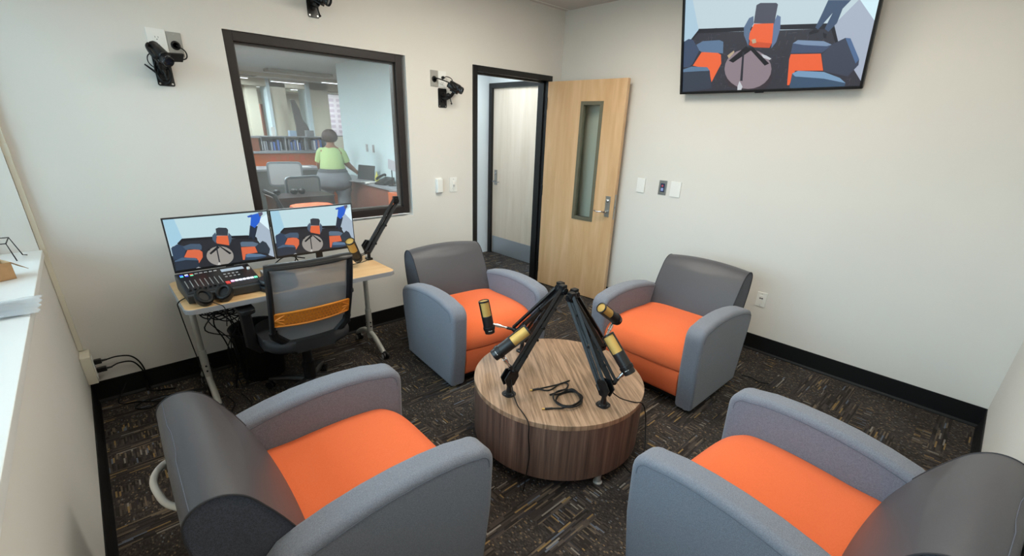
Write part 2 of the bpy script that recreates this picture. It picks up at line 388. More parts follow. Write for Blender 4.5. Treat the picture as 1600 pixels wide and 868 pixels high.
# interior window
wn = bpy.data.objects.new('window_1', None); COL.objects.link(wn); wn['kind'] = 'structure'; wn.location = (WX0, 0, WZ0)
ww, wh = WX1-WX0, WZ1-WZ0; fwid = 0.055
bm = nb()
for (x0, z0, x1, z1) in ((0, 0, fwid, wh), (ww-fwid, 0, ww, wh), (fwid, 0, ww-fwid, fwid), (fwid, wh-fwid, ww-fwid, wh)):
    box(bm, (x0, .012, z0), (x1, .12, z1), 0.003)
obj('window_frame', bm, m_bronze, wn)
bm = nb()
for (x0, z0, x1, z1) in ((fwid, fwid, fwid+.012, wh-fwid), (ww-fwid-.012, fwid, ww-fwid, wh-fwid), (fwid, fwid, ww-fwid, fwid+.012), (fwid, wh-fwid-.012, ww-fwid, wh-fwid)):
    box(bm, (x0, .045, z0), (x1, .085, z1), 0.002)
obj('glazing_bead', bm, mat('grey_bead', '55524F', .4), wn)
bm = nb(); box(bm, (fwid+.002, .062, fwid+.002), (ww-fwid-.002, .068, wh-fwid-.002)); obj('glass_pane', bm, m_glass, wn, smooth=False)
# door frame and the open leaf
df = bpy.data.objects.new('trim_2', None); COL.objects.link(df); df['kind'] = 'structure'; df.location = (DX0, 0, 0)
bm = nb(); dw = DX1-DX0; fj = 0.05
for x0, x1 in ((0, fj), (dw-fj, dw)): box(bm, (x0, -.012, 0), (x1, T+.012, DZ), 0.003)
box(bm, (fj, -.012, DZ-fj), (dw-fj, T+.012, DZ), 0.003)
box(bm, (fj, .045, 0), (fj+.016, .075, DZ-fj)); box(bm, (dw-fj-.016, .045, 0), (dw-fj, .075, DZ-fj)); box(bm, (fj, .045, DZ-fj-.016), (dw-fj, .075, DZ-fj))
obj('door_frame', bm, m_black, df)
def lever_set(parent, side=-1):
    """escutcheon + lever; local x along the leaf from the plate, y out of the face (side), origin at the plate's foot"""
    bm = nb(); box(bm, (-.026, side*.009 if side < 0 else 0, 0), (.026, 0 if side < 0 else .009, .2), .003)
    pl = obj('lock_plate', bm, m_steel, parent)
    bm = nb(); cyl(bm, (0, 0, .05), (0, side*.055, .05), .011)
    tube(bm, spline([(0, side*.055, .05), (-.03, side*.058, .052), (-.08, side*.055, .046), (-.12, side*.05, .052)], 5), [.012]*6+[.010]*6+[.009]*4, 10, sy=.7)
    lv = obj('door_handle', bm, m_chrome, parent)
    bm = nb(); lathe(bm, [(.016, 0), (.016, .008), (.012, .012), (.004, .013)], (0, side*.009, .155), (0, side, 0), 18); obj('lock_cylinder', bm, m_chrome, parent)
    return pl, lv
dl = bpy.data.objects.new('door_1', None); COL.objects.link(dl); dl['kind'] = 'structure'
dl.location = (3.936, -.008, 0); dl.rotation_euler = (0, 0, -1.4883)    # local x runs along the leaf, local +y is the face towards wall_right
LW, LH, TH = .900, 2.13, .045
gx0, gx1, gz0, gz1 = .43, .66, .835, 1.935
bm = nb()
box(bm, (0, 0, .012), (gx0, TH, LH), .002); box(bm, (gx1, 0, .012), (LW, TH, LH), .002); box(bm, (gx0, 0, .012), (gx1, TH, gz0), 0); box(bm, (gx0, 0, gz1), (gx1, TH, LH), 0)
obj('door_leaf', bm, m_maple, dl, smooth=False)
bm = nb()
for (x0, z0, x1, z1) in ((gx0-.012, gz0-.012, gx0+.022, gz1+.012), (gx1-.022, gz0-.012, gx1+.012, gz1+.012), (gx0+.022, gz0-.012, gx1-.022, gz0+.022), (gx0+.022, gz1-.022, gx1-.022, gz1+.012)):
    box(bm, (x0, -.006, z0), (x1, TH+.006, z1), .003)
obj('lite_frame', bm, m_olive, dl)
bm = nb(); box(bm, (gx0+.02, .02, gz0+.02), (gx1-.02, .026, gz1-.02)); obj('glass_pane', bm, m_lite, dl, smooth=False)
hd = bpy.data.objects.new('lock_set', None); COL.objects.link(hd); hd.parent = dl; hd.location = (.835, 0, .90)
lever_set(hd, -1)
bm = nb(); box(bm, (LW-.0005, .010, .88), (LW+.002, .035, 1.12)); box(bm, (LW, .016, .985), (LW+.012, .029, 1.01), .003); obj('latch', bm, m_steel, dl)
bm = nb()
for z in (.2, 1.07, 1.93): cyl(bm, (-.004, -.004, z-.055), (-.004, -.004, z+.055), .008)
obj('hinge', bm, m_black, dl)

# vestibule behind the door, with its own door in the right-hand wall
m_hall = paint('hall_paint', 'D5DADA')
bm = nb()
box(bm, (3.0, T, 0), (3.04, 1.46, 2.48)); box(bm, (3.0, 1.46, 0), (4.45, 1.52, 2.48)); box(bm, (3.0, T, 2.48), (4.5, 1.52, 2.53))
box(bm, (4.40, T, 0), (4.50, .44, 2.48)); box(bm, (4.40, .44, 2.19), (4.50, 1.43, 2.48)); box(bm, (4.40, 1.43, 0), (4.50, 1.46, 2.48))
struct('wall_hall', bm, m_hall, smooth=False)
df2 = bpy.data.objects.new('trim_3', None); COL.objects.link(df2); df2['kind'] = 'structure'; df2.location = (4.40, .42, 0)
bm = nb()
for y0, y1 in ((0, .05), (.975, 1.03)): box(bm, (-.03, y0, 0), (.1, y1, 2.21), .003)
box(bm, (-.03, .05, 2.155), (.1, .975, 2.21), .003)
obj('door_frame', bm, m_black, df2)
d2 = bpy.data.objects.new('door_2', None); COL.objects.link(d2); d2['kind'] = 'structure'; d2.location = (4.405, 1.393, 0); d2.rotation_euler = (0, 0, -PI/2)  # local x = -y world, local -y = towards the hall (x-)
bm = nb(); box(bm, (0, 0, .012), (.915, .045, 2.15), .002); obj('door_leaf', bm, m_palemaple, d2, smooth=False)
bm = nb(); box(bm, (.01, -.002, .015), (.905, .0, .25), 0); obj('kick_plate', bm, mat('kick_steel', 'AEB6BE', .35, .55), d2, smooth=False)
h2 = bpy.data.objects.new('lock_set', None); COL.objects.link(h2); h2.parent = d2; h2.location = (.07, 0, .96); h2.scale = (-1, 1, 1)
lever_set(h2, -1)
# ------------------------------------------------------------------ armchairs
def arc_profile():
    """side outline of an arm panel in (x, z): upright front with a round shoulder, arched top falling to a rounded tail, cut-back foot"""
    p = [(.345, .045), (.385, .30), (.392, .50)]
    for a in range(0, 91, 15):
        p.append((.392-.075+.075*math.cos(math.radians(a)), .515+.075*math.sin(math.radians(a))))
    p += [(.24, .606), (.14, .613), (.04, .612), (-.06, .604), (-.16, .588), (-.25, .566), (-.305, .545), (-.335, .515), (-.345, .47), (-.335, .36), (-.315, .22), (-.29, .09), (-.27, .045)]
    return [(x*1.045, z*1.035-.02*(z < .06)) for x, z in p]
AT, AO = .118, .416      # arm thickness, outer half width
def make_armchair(label, loc, rot, w_scale=1.0):
    t = thing('armchair', label, 'armchair', loc, rot, None)
    prof = arc_profile()
    for s in (-1, 1):
        bm = nb(); y0, y1 = (AO-AT, AO) if s > 0 else (-AO, -AO+AT)
        RB = .028; rings = []
        nrm = []
        for i in range(len(prof)):
            a, b_ = Vector(prof[i-1]), Vector(prof[(i+1) % len(prof)]); tg = (b_-a).normalized(); nrm.append(Vector((-tg.y, tg.x)))
        steps = [(0, RB)]+[(RB*(1-math.cos(k*PI/12)), RB*(1-math.sin(k*PI/12))) for k in range(1, 6)]+[(RB, 0)]
        seq = [(y0+dy, ins) for dy, ins in steps]+[(y1-dy, ins) for dy, ins in steps[::-1]]
        for yy, ins in seq: rings.append([bm.verts.new((prof[i][0]+nrm[i].x*ins, yy, max(.012, prof[i][1]+nrm[i].y*ins))) for i in range(len(prof))])
        for a, b_ in zip(rings, rings[1:]):
            for i in range(len(prof)): bm.faces.new((a[i], a[(i+1) % len(prof)], b_[(i+1) % len(prof)], b_[i]))
        bm.faces.new(rings[0][::-1]); bm.faces.new(rings[-1])
        ar = obj('armrest', bm, m_arm, t, angle=50)
        for yy in (y0, y1):        # seam on each flat side, a bevel's width in from the outline
            q = []
            for i in range(1, len(prof)-1):
                a, b_ = Vector(prof[i-1]), Vector(prof[i+1]); tg = (b_-a).normalized(); nn = Vector((-tg.y, tg.x))
                q.append(Vector((prof[i][0]+nn.x*.031, yy, prof[i][1]+nn.y*.031)))
            bm = nb(); tube(bm, spline(q[1:-1], 2), .0018, 6)
            obj('piping', bm, m_pipe, ar)
    # seat cushion: loft over y of a side outline with a soft bullnose
    iw = AO-AT-.002
    def loft(outline, ys, fn, m, name, par, angle=50, bev=0):
        bm = nb(); rings = []
        for y in ys:
            rings.append([bm.verts.new(fn(Vector((x, y, z)), i)) for i, (x, z) in enumerate(outline)])
        n = len(outline)
        for a, b_ in zip(rings, rings[1:]):
            for i in range(n): bm.faces.new((a[i], a[(i+1) % n], b_[(i+1) % n], b_[i]))
        bm.faces.new(rings[0][::-1]); bm.faces.new(rings[-1])
        return obj(name, bm, m, par, angle=angle)
    cush = [(-.25, .27), (-.25, .43), (-.10, .447), (.06, .455), (.19, .452), (.28, .438), (.335, .405), (.362, .36), (.372, .315), (.368, .275), (.35, .262)]
    cush = [(v.x*1.045, v.z*1.045-.008) for v in spline([Vector((x, 0, z)) for x, z in cush], 4)]
    N = 16
    ys = [iw*math.sin(PI/2*(-1+2*i/N)) for i in range(N+1)]
    def fs(v, i):
        k = 1-(abs(v.y)/iw)**4
        e = 1-(abs(v.y)/iw)**14
        x = v.x; z = v.z
        fz = max(0, min(1, (z-.34)/.09)); fz = fz*fz*(3-2*fz); fx = max(0, min(1, (x-.22)/.12)); fx = fx*fx*(3-2*fx)
        z = z - .022*(1-k)*fz; x = x - .014*(1-k)*fx
        return Vector((x, v.y, z))
    loft(cush, ys, fs, m_seat, 'seat_cushion', t)
    bm = nb(); prism(bm, [(.05, .085), (.35, .085), (.368, .11), (.378, .20), (.376, .258), (.368, .268), (.05, .268)], 'y', -iw, iw, .006, 2)
    box(bm, (-.26, -iw, .10), (.05, iw, .27))
    obj('seat_base', bm, m_seat, t)
    # reclined back: fan-shaped side, crowned across
    bo = [(-.21, .42), (-.235, .52), (-.275, .62), (-.318, .705), (-.355, .765), (-.395, .797), (-.435, .806), (-.472, .795), (-.498, .765), (-.505, .72), (-.500, .65), (-.485, .55), (-.455, .43), (-.41, .31), (-.35, .22), (-.27, .20), (-.22, .28)]
    bo = [(v.x, v.z-.014*max(0, (v.z-.4)/.4)) for v in spline([Vector((x, 0, z)) for x, z in bo], 4, True)]
    bw = iw+.006
    def fb(v, i):
        a = abs(v.y)/bw; x, z = v.x, v.z
        z += .026*(1-a*a)*max(0, (z-.45)/.33)
        f = max(0, min(1, (z-.40)/.25))
        y = v.y*(1.0+.015*f)
        # bulge of the leaning face, and a soft edge
        if x > -.42+(.6-z)*.3: x += .014*(1-a**2)*(1 if z < .76 else .4)
        return Vector((x, y, z))
    yb = [-bw+(2*bw)*i/14 for i in range(15)]
    bk = loft(bo, yb, fb, [m_back, m_backside], 'backrest', t, angle=60)
    for p_ in bk.data.polygons:
        if len(p_.vertices) > 6: p_.material_index = 1
    # shrink-in of the two outermost edges reads as a sewn edge
    for s in (-1, 1):
        pts = [fb(Vector((x, s*bw, z)), 0)+Vector((0, s*.001, 0)) for x, z in bo]
        bm = nb(); tube(bm, pts, .003, 6, closed=True)
        obj('piping', bm, m_pipe_dark, bk)
    bm = nb()
    sx_, sz_ = min([q for q in bo if q[1] > .72], key=lambda q: abs(q[0]+.476))
    pts = [fb(Vector((sx_, -bw*.98+2*bw*.98*i/12, sz_)), 0) for i in range(13)]
    tube(bm, [p_ for p_ in pts], .0014, 5); obj('top_stitching', bm, m_pipe, bk)
    # recessed under-frame and feet
    bm = nb(); box(bm, (-.30, -iw, .03), (.30, iw, .11)); obj('under_frame', bm, m_blackp, t)
    for sx in (-.25, .31):
        for sy in (-1, 1):
            bm = nb(); lathe(bm, [(.017, 0), (.019, .004), (.017, .010), (.014, .03)], (sx, sy*(AO-AT/2), 0), n=14); obj('foot', bm, m_legsil, t)
    return t
make_armchair('grey armchair with orange seat between the desk and the open doorway', (2.230, -.965, 0), math.radians(-95))
make_armchair('grey armchair with orange seat under the television, its back to the right wall', (3.155, -2.10, 0), math.radians(180))
c3 = make_armchair('near grey armchair with orange seat and a white hoop behind its back', (.762, -2.055, 0), math.radians(-1.5))
make_armchair('near grey armchair with orange seat in the front right corner, back to the front wall', (1.905, -3.268, 0), math.radians(85.5))
bm = nb(); tube(bm, spline([(-.47, .26, .58), (-.525, .235, .58), (-.555, .17, .58), (-.55, .10, .57), (-.53, .04, .56), (-.48, -.01, .55)], 6), .011, 10)
obj('rear_handle', bm, m_white, c3, label='white hoop handle behind the back')

# ------------------------------------------------------------------ round table
TX, TY, TZ, TR = 1.986, -2.063, .40, .473
tb = thing('coffee_table', 'round drum coffee table in dark walnut veneer at the centre of the four armchairs', 'table', (TX, TY, 0))
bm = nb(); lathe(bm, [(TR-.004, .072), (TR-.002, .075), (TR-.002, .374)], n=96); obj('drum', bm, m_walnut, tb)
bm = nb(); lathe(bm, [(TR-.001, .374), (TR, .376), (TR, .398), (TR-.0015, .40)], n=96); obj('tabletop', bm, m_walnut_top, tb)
for a in (-106, -16, 74, 164):
    x, y = .438*math.cos(math.radians(a)), .438*math.sin(math.radians(a))
    bm = nb(); lathe(bm, [(.023, 0), (.024, .006), (.016, .012), (.016, .072)], (x, y, 0), n=18); obj('leg', bm, m_legsil, tb)

# ------------------------------------------------------------------ boom arms and microphones
def boom(base, elbow, wrist, micjoint, label, group=None, clamp=False, r=.013):
    base, elbow, wrist, mj = map(Vector, (base, elbow, wrist, micjoint))
    t = thing('boom_arm', label, 'microphone arm', base)
    if group: t['group'] = group
    e, w_, j = elbow-base, wrist-base, mj-base
    d = Vector((e.x, e.y, 0)).normalized(); side = Vector((-d.y, d.x, 0)); sh = Vector((0, 0, .095))-d*.012
    if not clamp:
        bm = nb(); prism(bm, [(x, y) for x, y in rrect(.066, .066, .022)], 'z', 0, .006, .0015, 2); lathe(bm, [(.026, .006), (.024, .012), (.016, .016), (.0125, .04), (.0125, .075)], n=20)
        fl = obj('base_flange', bm, m_satin, t)
        for sx, sy in ((.024, 0), (-.024, 0), (0, .024), (0, -.024)):
            bm = nb(); lathe(bm, [(.004, .0), (.004, .0035), (.002, .0045)], (sx, sy, .006), n=10); obj('screw', bm, m_chrome, fl)
    else:
        bm = nb(); prism(bm, [(-.02, .014), (-.02, -.06), (.03, -.06), (.03, -.052), (-.008, -.052), (-.008, .0), (.03, 0), (.03, .014)], 'y', -.02, .02, .002, 2, Matrix.Rotation(PI/2, 4, 'Z')); cyl(bm, (0, .015, -.10), (0, .015, -.01), .006); box(bm, (-.02, .01, -.105), (.02, .02, -.098)); cyl(bm, (0, 0, .014), (0, 0, .075), .012)
        obj('desk_clamp', bm, m_satin, t)
    bm = nb(); J = Vector((0, 0, .085))
    # yoke plates on the post
    for s in (-1, 1):
        M = Matrix((tuple(d)+(0,), tuple(side)+(0,), (0, 0, 1, 0), (0, 0, 0, 1))).transposed()
        prism(bm, [(-.024, .058), (.016, .058), (.046, .10), (.04, .135), (-.012, .148), (-.044, .108)], 'y', s*.017-.003, s*.017+.003, 0, 1, M)
    cyl(bm, J-side*.02, J+side*.02, .011); cyl(bm, J+Vector((0, 0, .03))-side*.018, J+Vector((0, 0, .03))+side*.018, .006)
    obj('base_joint', bm, m_satin, t)
    def bars(name, a, b_, off, sp=.016):
        u = (b_-a).normalized(); v = u.cross(side).normalized()
        if v.z < 0: v = -v
        bm = nb()
        for s in (-1, 1):
            p0 = a+v*sp*s+off; p1 = b_+v*sp*s+off
            rr = r if s < 0 else r*.8
            tube(bm, [p0, p1], rr, 4)
            if s < 0: tube(bm, [p0+side*.014, p1+side*.014], rr*.75, 4)
        cyl(bm, a+off-side*.012-v*.01, a+off+side*.012-v*.01, .009, n=10); cyl(bm, b_+off-side*.012-v*.01, b_+off+side*.012-v*.01, .009, n=10)
        o = obj(name, bm, m_satin, t, smooth=False)
        bm = nb(); N = 60; pp = []
        q0, q1 = a.lerp(b_, .08)+off, a.lerp(b_, .38)+off
        for i in range(N+1):
            c = q0.lerp(q1, i/N); th = i*2*PI/4.0; pp.append(c+(side*math.cos(th)+v*math.sin(th))*.0055)
        tube(bm, pp, .0014, 4); 
        q2, q3 = a.lerp(b_, .38)+off, a.lerp(b_, .9)+off; tube(bm, [q1, q3], .0014, 4)
        obj('spring', bm, m_rubber, o)
        for k in (.45, .8):
            bm = nb(); c = a.lerp(b_, k)+off-v*sp; cyl(bm, c-u*.006, c+u*.006, r+.004, n=10); obj('cable_tie', bm, m_rubber, o)
    bars('lower_arm', J+d*.008+Vector((0, 0, .008)), e, side*.0)
    bm = nb()
    for s in (-1, 1): cyl(bm, e+side*s*.026, e+side*s*.016, .017, n=16)
    cyl(bm, e-side*.03, e+side*.03, .008, n=12); box(bm, (-.018, -.016, -.02), (.018, .016, .03), .004, 2, Matrix.Translation(e) @ Matrix((tuple(d)+(0,), tuple(side)+(0,), (0, 0, 1, 0), (0, 0, 0, 1))).transposed())
    obj('elbow_joint', bm, m_satin, t)
    bars('upper_arm', e+Vector((0, 0, -.004)), w_, side*.0 if clamp else Vector((0, 0, 0)))
    bm = nb(); ball(bm, w_, .014, 2); cyl(bm, w_, w_.lerp(j, .35), .009, .009, 12); cyl(bm, w_-side*.018, w_+side*.018, .006); box(bm, (-.016, -.003, -.003), (.016, .003, .003), 0, 1, Matrix.Translation(w_+side*.021))
    wj = obj('wrist_joint', bm, m_satin, t)
    bm = nb(); cyl(bm, w_.lerp(j, .3), j, .0065, .008, 12); cyl(bm, w_.lerp(j, .6), w_.lerp(j, .85), .011, n=14); obj('swivel_mount', bm, m_chrome, t)
    return t
def microphone(top, bot, label, look=None, loc_joint=None, rad=.0315, metal_band=False):
    """condenser microphone: base at bot, grille end at top"""
    top, bot = Vector(top), Vector(bot); z = (top-bot); L_ = z.length; z.normalize()
    fx = (CAM-bot) if look is None else Vector(look)
    x = (fx-z*fx.dot(z)).normalized(); y = z.cross(x)
    t = thing('microphone', label, 'microphone', bot)
    M = Matrix((x, y, z)).transposed().to_4x4()
    t.matrix_world = Matrix.Translation(bot) @ M
    s = L_; R = rad
    bm = nb(); lathe(bm, [(R*.80, 0), (R*.92, s*.012), (R*.95, s*.03), (R, s*.25), (R, s*.27), (R*.985, s*.275), (R*.985, s*.283), (R, s*.288), (R, s*.52), (R*.94, s*.54)], n=32)
    obj('mic_body', bm, m_blackp, t)
    bm = nb(); lathe(bm, [(R*.90, s*.52), (R*.90, s*.955), (R*.84, s*.975)], n=32); lathe(bm, [(R*.84, s*.975), (R*.6, s*.985), (.001, s*.988)], n=32, capped=False)
    obj('grille', bm, m_gold, t)
    bm = nb()
    for a in (90, 270):          # the two side rails that frame the grille windows
        c, sn = math.cos(math.radians(a)), math.sin(math.radians(a))
        pr = []
        for k in range(-4, 5): pr.append((R*1.02*math.cos(math.radians(a+k*6.5)), R*1.02*math.sin(math.radians(a+k*6.5))))
        for k in range(4, -5, -1): pr.append((R*.88*math.cos(math.radians(a+k*6.5)), R*.88*math.sin(math.radians(a+k*6.5))))
        prism(bm, pr, 'z', s*.50, s*.985, 0)
    n = 32
    A = [[bm.verts.new((rr*math.cos(2*PI*i/n), rr*math.sin(2*PI*i/n), h)) for i in range(n)] for rr, h in ((R*1.02, s*.955), (R*1.02, s*.99), (R*.86, s*1.0), (R*.84, s*.975))]
    for a, b_ in zip(A, A[1:]+A[:1]):
        for i in range(n): bm.faces.new((a[i], a[(i+1) % n], b_[(i+1) % n], b_[i]))
    obj('grille_frame', bm, m_blackp, t)
    bm = nb()       # the small white maker's mark curved round the foot of the body
    for (a0, a1, h) in ((-26, -2, .105), (4, 14, .105)):
        pts = [Vector((R*1.0*math.cos(math.radians(a0+(a1-a0)*k/6)), R*1.0*math.sin(math.radians(a0+(a1-a0)*k/6)), s*h)) for k in range(7)]
        tube(bm, pts, .0016, 4)
    obj('logo_mark', bm, m_white, t)
    bm = nb(); cyl(bm, (-R*.6, 0, s*.20), (-R*1.45, 0, s*.20), .012, .010, 12); lathe(bm, [(R+.0025, s*.12), (R+.0035, s*.13), (R+.0035, s*.2), (R+.0025, s*.21)], n=28); obj('mic_clip', bm, m_satin, t)
    return t
# base, elbow, wrist, joint
E1, E2, E3, E4 = (1.981, -2.050, .905), (1.985, -2.110, .880), (2.02, -2.00, .90), (2.03, -2.09, .885)
boom((1.64, -2.03, TZ), E1, (1.648, -2.048, .545), (1.590, -2.030, .635), 'black boom arm bolted near the left edge of the coffee table')
boom((1.94, -2.41, TZ), E2, (1.990, -2.425, .520), (2.020, -2.462, .590), 'black boom arm bolted to the near right edge of the coffee table')
boom((2.03, -1.72, TZ), E3, (1.945, -1.735, .575), (1.850, -1.640, .605), 'black boom arm on the far side of the coffee table, nearest the doorway')
boom((2.33, -2.09, TZ), E4, (2.300, -2.125, .530), (2.415, -2.100, .620), 'black boom arm on the right side of the coffee table, facing the television wall')
microphone((1.701, -2.090, .775), (1.544, -2.012, .647), 'gold and black microphone slanting beside the left bundle of arms', look=(-.5, -.9, .7))
microphone((2.01, -2.337, .748), (2.023, -2.488, .585), 'gold and black microphone in front of the right bundle of arms', look=(-.9, -.3, .5))
microphone((1.820, -1.595, .748), (1.838, -1.638, .548), 'slim gold and black microphone seen edge-on against the orange seat by the doorway', look=(-.5, -1.0, .25))
microphone((2.290, -2.087, .744), (2.458, -2.106, .621), 'gold microphone with its round grille end facing forward beside the right armchair', look=(-.6, -.5, .6))
def cable(name, pts, r, label, cat='cable', group=None, m=None, k=6, parent=None, n=6):
    bm = nb(); tube(bm, spline(pts, k), r, n); o = obj(name, bm, m or m_rubber, parent)
    if parent is None: tag(o, label, cat, group)
    return o
cable('microphone_cable', [(1.632, -2.05, .50), (1.618, -2.085, .445), (1.60, -2.14, .404), (1.57, -2.22, .404), (1.545, -2.275, .395), (1.538, -2.285, .33), (1.545, -2.29, .22), (1.53, -2.29, .10), (1.52, -2.28, .006), (1.60, -2.15, .006)], .003, 'black cable running from the left boom arm over the table edge to the carpet')
cable('microphone_cable', [(1.97, -2.42, .48), (2.02, -2.455, .43), (2.08, -2.50, .404), (2.115, -2.528, .395), (2.135, -2.545, .33), (2.15, -2.55, .24), (2.11, -2.585, .14), (2.06, -2.58, .05), (2.05, -2.56, .006), (2.1, -2.45, .006)], .003, 'black cable falling from the right boom arm over the near right edge of the table')
# loose coiled cable on the table
ct = thing('coiled_cable', 'loose black cable coiled on the coffee table between the two boom arm bases', 'cable', (1.80, -2.22, TZ))
A = [(-0.01, 0.123), (0.041, 0.105), (0.106, 0.086), (0.186, 0.072)]
B = [(-0.01, 0.118), (0.01, 0.086), (0.041, 0.073), (0.117, 0.077), (0.147, 0.052), (0.099, 0.025), (0.025, 0.03), (-0.012, 0.037), (0.038, 0.011), (0.114, -0.003), (0.107, -0.061), (0.071, -0.108), (0.014, -0.126), (-0.034, -0.1), (-0.049, -0.045), (-0.017, 0.01), (0.04, 0.026), (0.091, -0.001), (0.099, -0.047), (0.063, -0.102), (0.006, -0.112), (-0.045, -0.084), (-0.089, -0.048)]
RG = [(.045+(.078+.004*math.sin(i*1.7))*math.cos(.5+i*.42), -.045+(.056+.003*math.cos(i*2.1))*math.sin(.5+i*.42), .0035+.0035*((i//15) % 2)) for i in range(34)]
bm = nb(); tube(bm, spline(RG, 3), .004, 6); tube(bm, spline([(x, y, .0035) for x, y in A], 6), .004, 6); tube(bm, spline([(x, y, .0035+.0009*i+(.003 if i % 3 == 0 else 0)) for i, (x, y) in enumerate(B[:-2])]+[(B[-2][0], B[-2][1], .008), (B[-1][0], B[-1][1], .006)], 7), .004, 6)
obj('cord', bm, m_rubber, ct)
for (p_, q_) in (((-.01, .121, .006), (-.045, .134, .006)), ((-.085, -.05, .006), (-.118, -.028, .006))):
    p_, q_ = Vector(p_), Vector(q_)
    bm = nb(); cyl(bm, p_, q_, .006, .0055, 12); pg = obj('plug', bm, m_blackp, ct)
    bm = nb(); cyl(bm, q_, q_+(q_-p_)*.35, .0042, n=12); obj('plug_tip', bm, m_gold, pg)
# ------------------------------------------------------------------ desk
dk = thing('desk', 'light maple desk with grey edge and silver T legs under the interior window', 'desk', (1.105, -.465, 0))
DXL, DXR, DY0, DY1, DT = -.612, .612, -.30, .295, .742
bm = nb(); prism(bm, rrect(1.224, .595, .045, 6), 'z', DT-.029, DT-.0015, .004, 2); obj('edge_band', bm, m_edge, dk)
bm = nb(); prism(bm, rrect(1.214, .585, .041, 6), 'z', DT-.0015, DT, 0); obj('desktop', bm, m_desk, dk, smooth=False)
for x in (-.548, .555):
    bm = nb()
    tube(bm, [(x, .10, .30), (x, .10, DT-.03)], .021, 12, sy=.8); box(bm, (x-.03, -.18, DT-.05), (x+.03, .24, DT-.029), .003)
    box(bm, (x-.012, .06, DT-.13), (x+.04, .14, DT-.05), .004)
    lg = obj('leg', bm, m_legsil, dk)
    bm = nb(); tube(bm, [(x, .10, .10), (x, .10, .34)], .026, 12, sy=.85)
    tube(bm, spline([(x, -.115, .045), (x, -.05, .085), (x, .02, .125), (x, .10, .145), (x, .18, .14), (x, .26, .105), (x, .33, .062)], 6), .019, 10); obj('foot', bm, m_legsil, lg)
    bm = nb()
    for z in (.20, .235): cyl(bm, (x-.03, .10, z), (x+.03, .10, z), .005, n=10); cyl(bm, (x, .07, z), (x, .13, z), .006, n=10)
    cyl(bm, (x, -.118, .043), (x, -.128, .036), .0205, n=12)
    obj('height_pin', bm, m_blackp, lg)
    for yy in (-.135 if x > 0 else -.112, .31):
        bm = nb(); z0 = .0275
        for s in (-1, 1): lathe(bm, [(.012, 0), (.0275, .002), (.0275, .014), (.012, .016)], (x+s*.012-(.008 if s < 0 else .008), yy, z0), (1, 0, 0), 20)
        cyl(bm, (x, yy, .03), (x, yy+(.01 if yy < 0 else -.01), .062), .009)
        obj('caster', bm, m_blackp, lg)
        bm = nb()
        for xx in (x-.0225, x+.0225): lathe(bm, [(.019, 0), (.015, .002), (.004, .0025)], (xx, yy, z0), (1 if xx > x else -1, 0, 0), 18)
        obj('caster_hub', bm, m_silver, lg)

# ------------------------------------------------------------------ pictures on the screens (flat colours that the panels give off)
def screen_mat(name, strength):
    m = bpy.data.materials.new(name); m.use_nodes = True; nt = m.node_tree; b = nt.nodes['Principled BSDF']
    at = nt.nodes.new('ShaderNodeAttribute'); at.attribute_name = 'col'
    b.inputs['Base Color'].default_value = (.01, .01, .012, 1); b.inputs['Roughness'].default_value = .3
    nt.links.new(at.outputs['Color'], b.inputs['Emission Color']); b.inputs['Emission Strength'].default_value = strength
    return m
m_screen = screen_mat('lit_screen', .84)
def clip(poly, w_, h_):
    for ax, lim, sg in ((0, 0, 1), (0, w_, -1), (1, 0, 1), (1, h_, -1)):
        out = []; n = len(poly)
        for i in range(n):
            a, b_ = poly[i], poly[(i+1) % n]; fa, fb_ = sg*(a[ax]-lim), sg*(b_[ax]-lim)
            if fa >= 0: out.append(a)
            if fa*fb_ < 0:
                t = fa/(fa-fb_); out.append((a[0]+t*(b_[0]-a[0]), a[1]+t*(b_[1]-a[1])))
        poly = out
        if len(poly) < 3: return []
    return poly
def picture(layers, w_, h_, parent, gap=.0001, y0=0.0):
    """layers: (outline, colour); local x right, z up, towards the viewer = -y"""
    bm = nb(); cl = bm.faces.layers.int.new('ci'); cols = []
    k = 0
    for la in layers:
        poly, c = la[0], la[1]
        if len(la) == 2: k += 1
        q = clip([tuple(p_) for p_ in poly], w_, h_)
        if len(q) < 3: continue
        vs = [bm.verts.new((x, y0-gap*k, z)) for x, z in q]
        from mathutils.geometry import tessellate_polygon
        for tri in tessellate_polygon([[Vector((x, z, 0)) for x, z in q]]):
            try: f = bm.faces.new([vs[i] for i in tri]); f[cl] = len(cols)
            except ValueError: pass
        cols.append(lin(c))
    me = bpy.data.meshes.new('screen_picture')
    ids = [f[cl] for f in bm.faces]; bm.to_mesh(me); bm.free()
    ca = me.color_attributes.new('col', 'FLOAT_COLOR', 'CORNER')
    for p_, i in zip(me.polygons, ids):
        for li in p_.loop_indices: ca.data[li].color = cols[i]
    me.materials.append(m_screen)
    o = bpy.data.objects.new('screen_picture', me); COL.objects.link(o); o.parent = parent
    return o
